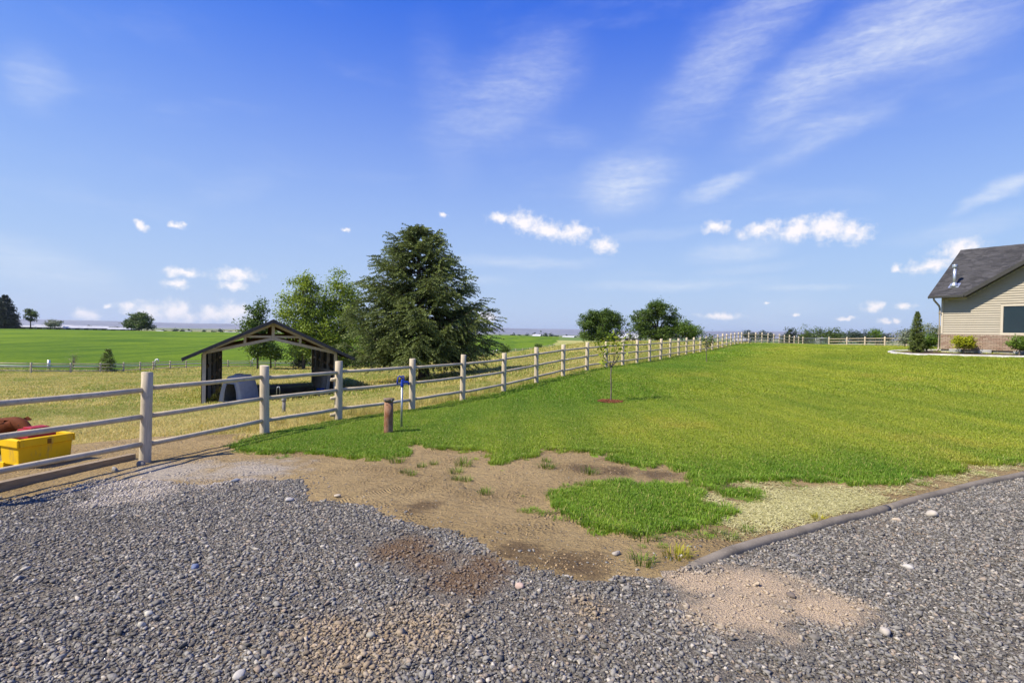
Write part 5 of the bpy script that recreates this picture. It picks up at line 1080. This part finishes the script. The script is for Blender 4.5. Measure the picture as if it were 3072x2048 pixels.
for i, q in enumerate([(-1.30,2.66,.040,(.46,.43,.38),'large white stone at the bottom edge of the gravel, left half'),(4.15,5.38,.075,(.48,.43,.36),'large flat cream stone on the right gravel near the kerb'),(3.70,5.22,.045,(.46,.38,.29),'small cream stone next to the large flat one near the kerb'),(-.76,3.04,.040,(.34,.31,.25),'rounded brownish stone in the gravel below the rusty stain'),(-1.09,3.98,.034,(.44,.41,.36),'bright white stone in the gravel left of the rusty stain'),(.08,3.70,.042,(.46,.34,.28),'pinkish stone where gravel meets the dirt'),(-2.25,3.92,.042,(.15,.18,.28),'dark bluish stone in the left gravel'),(-2.09,3.12,.032,(.44,.41,.34),'lower of two creamy white stones in the left gravel'),(-2.13,3.24,.032,(.50,.47,.39),'upper of two creamy white stones in the left gravel'),(-2.28,5.68,.055,(.44,.41,.37),'pale rounded stone at the edge of gravel and dirt'),(-3.26,6.52,.06,(.19,.21,.27),'blue-grey stone at the upper rim of the gravel'),(.84,4.26,.040,(.36,.32,.27),'pale speckled stone lying on the bare dirt'),(-5.12,7.62,.075,(.22,.20,.18),'large grey stone against the foot of the nearest post'),(-5.30,7.35,.06,(.30,.28,.25),'grey stone beside the end of the timber sleeper'),(-1.81,5.78,.045,(.45,.39,.31),'pale tan stone on the dirt just above the gravel edge'),(2.20,3.18,.055,(.46,.41,.35),'cream stone right below the sandy patch'),(3.0,4.1,.04,(.48,.45,.41),'white stone alone in the right gravel'),(1.88,3.62,.035,(.16,.13,.11),'dark brown stone on the sandy patch')]):
    rock(*q, 700+i)

# ================================================================ house
HU = np.array((.527,-.85,0)); HN = np.array((-.85,-.527,0)); HC = np.array((21.97,28.2,1.14))
HU /= np.linalg.norm(HU); HN /= np.linalg.norm(HN)
house = empty('house', tuple(HC), label='single-storey house with beige lap siding, brick base and dark shingle roof', cat='house')
house.matrix_world = Matrix(((HU[0],-HN[0],0,HC[0]),(HU[1],-HN[1],0,HC[1]),(0,0,1,HC[2]),(0,0,0,1)))      # local x along the wall, y into the house, z up
M_SID = simple('beige_siding', (.41,.365,.295), (.388,.346,.28), 2, .6, .12, 50, .002); M_TRIM = simple('cream_trim', (.54,.48,.39), (.51,.45,.365), 3, .6, .08)
def mat_shingle():
    m = NT('asphalt_shingle'); v = m.objc(); vn = m.n('ShaderNodeTexVoronoi', i_Scale=1.0); m.l(m.map(v, (3.4,.001,7.6)), vn.inputs['Vector']); h = m.n('ShaderNodeSeparateColor'); m.l(vn.outputs['Color'], h.inputs[0])
    c = m.mix(h.outputs[0], (.036,.036,.040), (.078,.076,.082)); c = m.mix(m.math('MULTIPLY', m.rng(m.noise(v, 90, 3), .45, .7), .5), c, (.13,.125,.13)); m.col(c).rough(.9).bump(m.noise(v, 200, 3), .3, .004); return m.m
M_SHI = mat_shingle(); M_FASC = simple('dark_fascia', (.060,.058,.056), (.05,.05,.048), 4, .5, .05); M_GUT = simple('beige_downspout', (.42,.36,.28), None, 4, .45, .05); M_FND = mat_concrete('foundation_concrete', (.50,.46,.40))
M_MORT = simple('mortar', (.34,.28,.23), None, 20, .9, .2)
def mat_brick():
    m = NT('pinkish_brick'); t = m.rand(); r = m.n('ShaderNodeValToRGB'); m.l(t, r.inputs[0]); e = r.color_ramp.elements; e[0].color = (.23,.145,.105,1); e[1].color = (.42,.33,.25,1)
    for q, c in ((.3,(.32,.22,.165,1)),(.6,(.36,.27,.205,1)),(.8,(.26,.185,.14,1))): k = e.new(q); k.color = c
    v = m.pos(); c = m.mix(m.math('MULTIPLY', m.rng(m.noise(v, 30, 4, .7), .4, .7), .5), r.outputs[0], (.45,.36,.28)); m.col(c).rough(.9).bump(m.noise(v, 80, 4), .4, .006); return m.m
M_BRICK = mat_brick()
WL, WD, BT, EZ = 9.4, 9.0, .90, 2.80       # wall length, depth, brick top, eave
G0, GA = 1.03, 5.3                          # cross gable: left rake foot, ridge position along the wall
gs = .637
b = MB(); b.box((WL/2, WD/2+.05, .0), (WL, WD, .34)); b.build('foundation', M_FND, house)
poly = [(0.0,.17),(WL,.17),(WL,EZ+.02),(2*GA-G0,EZ+.02),(GA,EZ+(GA-G0)*gs),(G0+.2,EZ+.1),(0,EZ)]
b = MB(); b.prism(poly, .055, .20); wall = b.build('wall', M_TRIM, house)
b = MB(); b.box((.03, WD/2+.1, 1.5), (.055, WD-.1, 2.6)); b.build('wall', M_SID, house)
# window opening
W0, W1, WZ0, WZ1 = 2.47, 4.35, 1.02, 2.27
lap = .1135; k = 0; z = BT+.05
def top_at(x): return EZ-.02+max(0, (min(x, 2*GA-x)-G0))*gs-.02
while z < EZ+(GA-G0)*gs-.1:
    lo = 0.06
    if z+lap > EZ-.05: lo = max(.06, G0+(z+lap-EZ+.05)/gs)
    hi = min(WL, 2*GA-lo if z > EZ-.05 else WL)
    spans = [(lo, hi)]
    if z+lap > WZ0-.10 and z < WZ1+.10: spans = [(lo, W0-.11), (W1+.11, hi)]
    for a, c in spans:
        if c-a < .1: continue
        bb = MB(); bb.add([(a,.012,z),(c,.012,z),(c,.050,z+lap),(a,.050,z+lap),(a,.056,z),(c,.056,z),(c,.056,z+lap),(a,.056,z+lap)], [(0,1,2,3),(0,4,5,1),(0,3,7,4),(1,5,6,2),(3,2,6,7),(4,7,6,5)]); bb.build('siding_board', M_SID, wall)
    z += lap; k += 1
b = MB(); b.box((.03,.02,(BT+EZ)/2+.02), (.09,.05,EZ-BT-.08)); b.build('corner_trim', M_TRIM, house, bevel=.004)
# brick wainscot, brick by brick
bw = empty('brick_base', (0,0,0)); bw.parent = house
b = MB(); b.box((WL/2,.035,(.17+BT)/2), (WL-.02,.05,BT-.17)); b.build('mortar_bed', M_MORT, bw)
def brick_mesh(L, H): m = MB(); m.box((0,0,0), (L,.05,H)); o = m.build('brick', M_BRICK); me = o.data; bpy.data.objects.remove(o); return me
full = brick_mesh(.205,.062); half = brick_mesh(.098,.062); capm = brick_mesh(.062,.085)
rows = 9; rest = MB()
for r_ in range(rows):
    zz = .17+.037+r_*.0722; x = .0+(.0 if r_ % 2 else -.108)
    while x < WL-.2:
        L_ = .205; me = full; xx = x
        if x < 0: me, xx, L_ = half, 0.002, .098
        jy = random.uniform(-.004,.004)
        if xx < 6.2: o = obj('brick', me, bw); o.location = (xx+L_/2+.003, -.012+jy, zz)
        else: rest.box((xx+L_/2+.003, -.012+jy, zz), (L_,.05,.062))
        x += .216
rest.build('brick', M_BRICK, bw, kind='stuff')
for i in range(int(WL/.072)):
    if i < 70: o = obj('cap_brick', capm, bw); o.location = (.036+i*.072, -.026, BT-.035)
b = MB(); b.box((WL/2,-.012,BT+.022), (WL,.085,.022)); b.build('sill_course', M_TRIM, bw)
# window
wn_ = empty('window', (0,0,0)); wn_.parent = house
for (c, d, nm) in [(((W0+W1)/2,.020,WZ1+.05),(W1-W0+.20,.06,.10),'casing'),(((W0+W1)/2,.018,WZ0-.055),(W1-W0+.22,.075,.10),'casing'),((W0-.05,.020,(WZ0+WZ1)/2),(.10,.06,WZ1-WZ0),'casing'),((W1+.05,.020,(WZ0+WZ1)/2),(.10,.06,WZ1-WZ0),'casing')]:
    b = MB(); b.box(c, d); b.build(nm, M_TRIM, wn_, bevel=.004)
M_GLASS = NT('window_glass'); M_GLASS.b.inputs['Base Color'].default_value = (.62,.80,.80,1); M_GLASS.b.inputs['Roughness'].default_value = .03; M_GLASS.b.inputs['Transmission Weight'].default_value = 1.0; M_GLASS.b.inputs['Specular IOR Level'].default_value = .6; M_GLASS = M_GLASS.m
for a, c in ((W0+.0, (W0+W1)/2-.02), ((W0+W1)/2+.02, W1)):
    b = MB(); b.box(((a+c)/2,.016,(WZ0+WZ1)/2), (c-a-.03,.006,WZ1-WZ0-.03)); b.build('pane', M_GLASS, wn_)
b = MB(); b.box(((W0+W1)/2,.012,(WZ0+WZ1)/2), (.04,.03,WZ1-WZ0)); b.build('mullion', M_TRIM, wn_)
M_SLAT = simple('blind_slat', (.035,.055,.06), None, 3, .5, 0); M_INT = simple('interior_shade', (.04,.045,.05), None, 3, .9, 0)  # near-black paints in the shade of the unlit room and vent hollows
for i in range(24):
    zz = WZ0+.04+i*(WZ1-WZ0-.06)/24; b = MB(); b.add([(W0+.02,.046,zz+.012),(W1-.02,.046,zz+.012),(W1-.02,.028,zz-.014),(W0+.02,.028,zz-.014)], [(0,1,2,3)]); b.build('blind_slat', M_SLAT, wn_)
b = MB(); b.box(((W0+W1)/2,.0515,(WZ0+WZ1)/2), (W1-W0,.003,WZ1-WZ0)); b.build('interior_shade', M_INT, wn_)
# main roof: ridge along the wall
rf = empty('roof', (0,0,0)); rf.parent = house
NE, NRG, ZR = -.50, 3.27, 5.50; sl2 = (ZR-EZ)/(NRG-NE); A0 = -.39
crs = 34; dl = (NRG-NE)/crs
def tabs(x0, x1, y0, y1, z0, z1, seed, lift=.02):
    g = np.random.default_rng(seed); b = MB(); x = x0
    while x < x1:
        w = .16+.22*g.random(); e = min(x1, x+w); h = lift*(.5+1.0*(g.random() > .45)); ya = y0-.012*(g.random() > .5)*0
        b.add([(x,ya,z0+h),(e,ya,z0+h),(e,y1+.02,z1+.004),(x,y1+.02,z1+.004),(x,ya,z0-.006),(e,ya,z0-.006)], [(0,1,2,3),(4,5,1,0),(0,3,4),(1,5,2)]); x = e
    return b
for i in range(crs):
    y0 = NE+i*dl; z0 = EZ+.06+i*dl*sl2; tabs(A0, min(WL+.4, G0+.1+(z0-EZ)/gs), y0, y0+dl, z0, z0+dl*sl2, 900+i).build('shingle_course', M_SHI, rf)
b = MB(); b.prism([(A0+.0,EZ+.03),(WL+.4,EZ+.03),(WL+.4,EZ+.05),(A0,EZ+.05)], 0, 0.001)
XR = G0+(ZR-EZ)/gs
dk = MB(); dk.add([(A0+.01,NE,EZ+.045),(G0,NE,EZ+.045),(XR,NRG,ZR+.045),(A0+.01,NRG,ZR+.045),(A0+.01,NE,EZ+.0),(G0,NE,EZ+.0),(XR,NRG,ZR-.02),(A0+.01,NRG,ZR-.02)], [(0,1,2,3),(7,6,5,4),(0,3,7,4),(1,5,6,2),(0,4,5,1)]); dk.build('roof_deck', M_FASC, rf)
bk = MB(); bk.add([(A0,NRG,ZR+.05),(WL+.4,NRG,ZR+.05),(WL+.4,WD+.6,EZ+.05),(A0,WD+.6,EZ+.05)], [(0,1,2,3)]); bk.build('back_slope', M_SHI, rf)
for y0, y1, z0, z1 in ((NE,NRG,EZ,ZR),(NRG,WD+.6,ZR,EZ)):
    b = MB(); b.add([(A0-.02,y0,z0-.08),(A0-.02,y1,z1-.08),(A0-.02,y1,z1+.065),(A0-.02,y0,z0+.065),(A0+.01,y0,z0-.08),(A0+.01,y1,z1-.08),(A0+.01,y1,z1+.065),(A0+.01,y0,z0+.065)], [(0,1,2,3),(7,6,5,4),(0,3,7,4),(0,4,5,1),(3,2,6,7),(1,5,6,2)]); b.build('fascia', M_FASC, rf)
rc = MB()
for i in range(int((WL+.8)/.25)):
    x0 = A0-.02+i*.25; b_ = .006*(i % 2); rc.add([(x0,NRG-.14,ZR-.035+b_),(x0+.27,NRG-.14,ZR-.035+b_),(x0+.27,NRG,ZR+.085+b_),(x0,NRG,ZR+.085+b_),(x0,NRG+.14,ZR-.03+b_),(x0+.27,NRG+.14,ZR-.03+b_)], [(0,1,2,3),(3,2,5,4)])
rc.build('ridge_cap', M_SHI, rf)
gb_ = MB(); gb_.box((.36,NE-.055,EZ-.005), (1.36+.14,.11,.115)); gb_.build('gutter', M_FASC, rf, bevel=.015)
b = MB(); b.add([(A0,NE,EZ-.02),(G0,NE,EZ-.02),(G0,.06,EZ-.01),(A0,.06,EZ-.01)], [(0,3,2,1)]); b.build('soffit', M_FASC, rf)
# gable end triangle on the far left side
b = MB(); b.add([(.02,0,EZ-.1),(.02,WD,EZ-.1),(.02,NRG,ZR-.1)], [(0,2,1)]); b.build('gable_end', M_SID, house)
# cross gable
cg = empty('cross_gable', (0,0,0)); cg.parent = house
GZ_ = EZ+(GA-G0)*gs; n2 = 36; GY0 = -.52
for side in (-1, 1):
    for i in range(n2):
        u0 = i/n2; u1 = (i+1)/n2; xa = GA+side*(GA-G0)*(1-u0); xb = GA+side*(GA-G0)*(1-u1); za = EZ+.075+(GZ_-EZ)*u0; zb = EZ+.075+(GZ_-EZ)*u1; yb = min(WD, (za-EZ)/sl2+.9)
        b = MB(); b.add([(xa,GY0,za+.012),(xa,yb,za+.012),(xb,yb,zb+.004),(xb,GY0,zb+.004),(xa,GY0,za-.01),(xa,yb,za-.01)], [(0,1,2,3) if side > 0 else (3,2,1,0),(4,5,1,0),(0,3,4),(1,5,2)]); b.build('shingle_course', M_SHI, cg)
    a = np.array((GA,GY0+.01,GZ_+.0)); e = np.array((GA+side*(GA-G0+.0),GY0+.01,EZ+.0)); beam(a, e, .035, .17, 'rake_board', M_FASC, cg)
    b = MB(); q = [(GA,GZ_-.03),(GA+side*(GA-G0),EZ-.03)]; b.add([(q[0][0],GY0,q[0][1]),(q[1][0],GY0,q[1][1]),(q[1][0],.06,q[1][1]),(q[0][0],.06,q[0][1])], [(0,1,2,3)]); b.build('soffit', M_FASC, cg)
# flue
fx_, fy_ = .44, .21; fz = EZ+.06+(fy_-NE)*sl2
def house_pt(px): return px
M_FLUE = simple('bright_galvanised', (.62,.66,.70), (.50,.53,.57), 6, .35, .05, 30, .003, .75)
fl = empty('flue', (fx_, fy_, fz)); fl.parent = house
lathe([(.070,-.1),(.070,.98)], 18).build('flue_pipe', M_FLUE, fl, True); lathe([(.105,.92),(.11,.94),(.11,1.07),(.105,1.09)], 18).build('flue_cap', M_FLUE, fl, True); lathe([(.19,-.04),(.16,.06),(.10,.15),(.09,.17)], 18).build('storm_collar', M_FLUE, fl, True)
b = MB(); b.add([(-.22,-.17,-.17*sl2+.03),(.22,-.17,-.17*sl2+.03),(.22,.17,.17*sl2+.03),(-.22,.17,.17*sl2+.03)], [(0,1,2,3)]); b.build('flashing', M_FLUE, fl)
# downspout
b = MB(); b.tube([(-.16,NE-.02,EZ-.06),(-.16,NE+.05,EZ-.16),(-.08,-.10,EZ-.42),(-.055,-.05,EZ-.55),(-.055,-.05,.30),(-.055,-.07,.16),(-.10,-.20,.06)], [.045]*7, 8); b.build('downspout', M_GUT, house, True)
for zz in (2.0,.95): b = MB(); b.box((-.055,-.05,zz), (.125,.11,.03)); b.build('strap', M_GUT, house)
b = MB(); b.box((.22,-.02,EZ-.13), (.09,.07,.05)); b.build('floodlight', M_TRIM, house, bevel=.01)
# foundation vents
M_WHITE = simple('white_vent', (.74,.74,.73), None, 4, .5, .05)
for u0, u1 in ((.40,.92),(1.60,2.10),(2.90,3.40),(4.4,4.9)):
    v = empty('foundation_vent', (0,0,0)); v.parent = house
    b = MB(); b.box(((u0+u1)/2,-.055,.095), (u1-u0,.03,.19)); b.build('vent_back', M_INT, v)
    for q in range(4): b = MB(); b.box(((u0+u1)/2,-.078,.022+q*.05), (u1-u0,.03,.026)); b.build('louvre', M_WHITE, v)
# bed edging and shrubs
ed = spline([(26.0,31.9),(23.6,31.75),(21.65,31.15),(20.62,30.0),(20.15,28.65),(20.05,27.25),(20.55,26.0),(21.35,24.9),(22.5,23.75),(24.4,20.7),(26.9,16.9)], .25)
sweep_profile(ed, [(-.10,-.05),(-.09,.07),(-.06,.095),(.06,.095),(.09,.07),(.10,-.05)], 'bed_edging', mat_concrete('pale_edging', (.56,.54,.50)), label='pale curved concrete edging round the planting bed', cat='edging')
conifer('juniper', at_ground(21.15,28.75,0), 2.12, [(0,.26),(.12,.33),(.35,.31),(.6,.24),(.8,.15),(.92,.08),(1,.03)], .02, 130, .055, M_JU, M_SPBARK, .05, 91, 'narrow columnar juniper with bent tip at the house corner', cat='shrub', tw=.17, droop=.1, nt=9, twig_h=.014, needle_w=.3, upturn=.3)
broadleaf('shrub', at_ground(22.45,29.75,0), .95, [(0,0,.52,.52,.45,.38),(.35,0,.45,.35,.35,.34),(-.35,0,.42,.35,.35,.32)], 60, 50, .085, .11, .03, M_GR, M_YBARK, 92, 'rounded bright green shrub between the juniper and the house corner', None, 'shrub', limbs=6)
broadleaf('shrub', at_ground(21.95,26.72,0), .92, [(0,0,.60,.46,.44,.30),(.25,0,.5,.28,.28,.25),(-.25,0,.5,.28,.28,.25)], 70, 50, .075, .085, .03, M_YG, M_YBARK, 93, 'golden yellow shrub before the brick base, left of the window', None, 'shrub', limbs=8, fork=.2)
broadleaf('shrub', at_ground(23.08,25.0,0), .86, [(0,0,.55,.46,.44,.30),(.25,0,.45,.28,.28,.25)], 62, 50, .075, .09, .03, M_GR, M_YBARK, 94, 'yellow-green shrub under the house window at the right edge', None, 'shrub', limbs=8, fork=.2)
broadleaf('sage_shrub', at_ground(38.6,54), 1.9, [(0,0,1.1,1.2,1,.75),(1.0,0,.9,1,.9,.7)], 46, 50, .16, .28, .05, M_SAGE, M_YBARK, 95, 'grey-green shrub behind the left side of the juniper', None, 'shrub', limbs=5)
broadleaf('sage_shrub', at_ground(40.3,53), 2.4, [(0,0,1.5,1.1,1,.8),(.9,0,1.2,1,.9,.7)], 50, 50, .16, .28, .05, M_SAGE, M_YBARK, 96, 'grey-green shrub behind the right side of the juniper', None, 'shrub', limbs=5)

# ================================================================ far buildings
M_WROOF = simple('white_metal_roof', (.52,.52,.54), None, .4, .5, 0); M_FW = simple('pale_farm_wall', (.34,.32,.31), None, .4, .8, 0); M_DW = simple('opening_shade', (.04,.04,.045), None, .4, .9, 0); M_GROOF = simple('grey_far_roof', (.30,.30,.32), None, .4, .7, 0); M_RROOF = simple('brown_far_roof', (.22,.13,.10), None, .4, .7, 0)
def barn(x, y, L, W, h, rise, rz, label, roofm=None, group=None, wallm=None):
    o = empty('barn', (x, y, zs(x, y)-.1), rz=rz, label=label, cat='building', group=group)
    b = MB(); b.box((0,0,h/2), (L,W,h)); b.build('wall', wallm or M_FW, o)
    for s in (-1,1):
        b = MB(); y1 = s*(W/2+.5); b.add([(-L/2-.4,0,h+rise),(L/2+.4,0,h+rise),(L/2+.4,y1,h-.15),(-L/2-.4,y1,h-.15),(-L/2-.4,0,h+rise+.12),(L/2+.4,0,h+rise+.12),(L/2+.4,y1,h-.03),(-L/2-.4,y1,h-.03)], [(0,1,2,3),(7,6,5,4),(0,4,5,1),(2,6,7,3),(0,3,7,4),(1,5,6,2)]); b.build('roof', roofm or M_WROOF, o)
    for s in (-1,1): b = MB(); b.add([(s*L/2,-W/2,h),(s*L/2,W/2,h),(s*L/2,0,h+rise)], [(0,1,2) if s > 0 else (2,1,0)]); b.build('gable', wallm or M_FW, o)
    n = max(2, int(L/4))
    for k in range(n):
        b = MB(); b.box((-L/2+(k+.5)*L/n,-W/2-.03,h*.45), (L/n*.5,.05,h*.8)); b.build('opening', M_DW, o)  # solid panel, its dark colour stands for the shade inside an open bay
    return o
barn(-297,338,7,7,1.5,.9,.5,'small white-roofed barn at the foot of the far left spruce'); barn(-288,346,18,9,1.5,1.5,.62,'long low white-roofed barn, left of the pair behind the field'); barn(-270,349,22,9,1.3,1.3,.62,'long low white-roofed barn, right of the pair behind the field'); barn(-252,356,15,8,.9,.9,.6,'lowest white-roofed barn between the long barns and the round tree')
for k, (px, d, L, rm, lab) in enumerate([(330,920,22,M_RROOF,'far brown-roofed building left of the round tree'),(700,900,26,M_WROOF,'far pale-roofed building left of the shed roof'),(560,1000,16,M_GROOF,'far grey building in the valley right of the round tree'),(480,960,12,M_WROOF,'tiny pale building in the valley right of the round tree'),(1512,900,20,M_GROOF,'far grey-roofed building just right of the spruce'),(1560,920,14,M_WROOF,'tiny pale building among the valley trees right of the spruce'),(1611,560,8,M_WROOF,'small white block of a building at the far field edge'),(1706,620,13,M_WROOF,'far pale-roofed house left of the round trees'),(1877,320,16,M_WROOF,'low white building seen between the two rounded trees'),(2226,430,12,M_GROOF,'far grey roof beyond the crest of the long fence')]):
    X = (px-1536)/1650*d; barn(X, d, L, 9, 3.6 if d > 700 else 2.6, 2.0, .3-.1*k, lab, rm)

# ================================================================ the air over the valley
hz = MB(); S = 14500.; hz.box((0,0,0), (2*S, 2*S, 1)); me = hz.v[0]; lo, hi = -16.0, 190.0
me[:,2] = np.where(me[:,2] < 0, lo, hi)
air = NT('valley_haze'); air.t.nodes.remove(air.b); pv = air.n('ShaderNodeVolumePrincipled'); pv.inputs['Color'].default_value = (.74,.84,1.0,1); pv.inputs['Density'].default_value = 5.0e-5; pv.inputs['Anisotropy'].default_value = .2
air.l(pv.outputs[0], air.out.inputs['Volume'])
hz.build('haze', air.m, kind='stuff')
sc.cycles.volume_bounces = 0; sc.cycles.max_bounces = 5; sc.cycles.transparent_max_bounces = 8
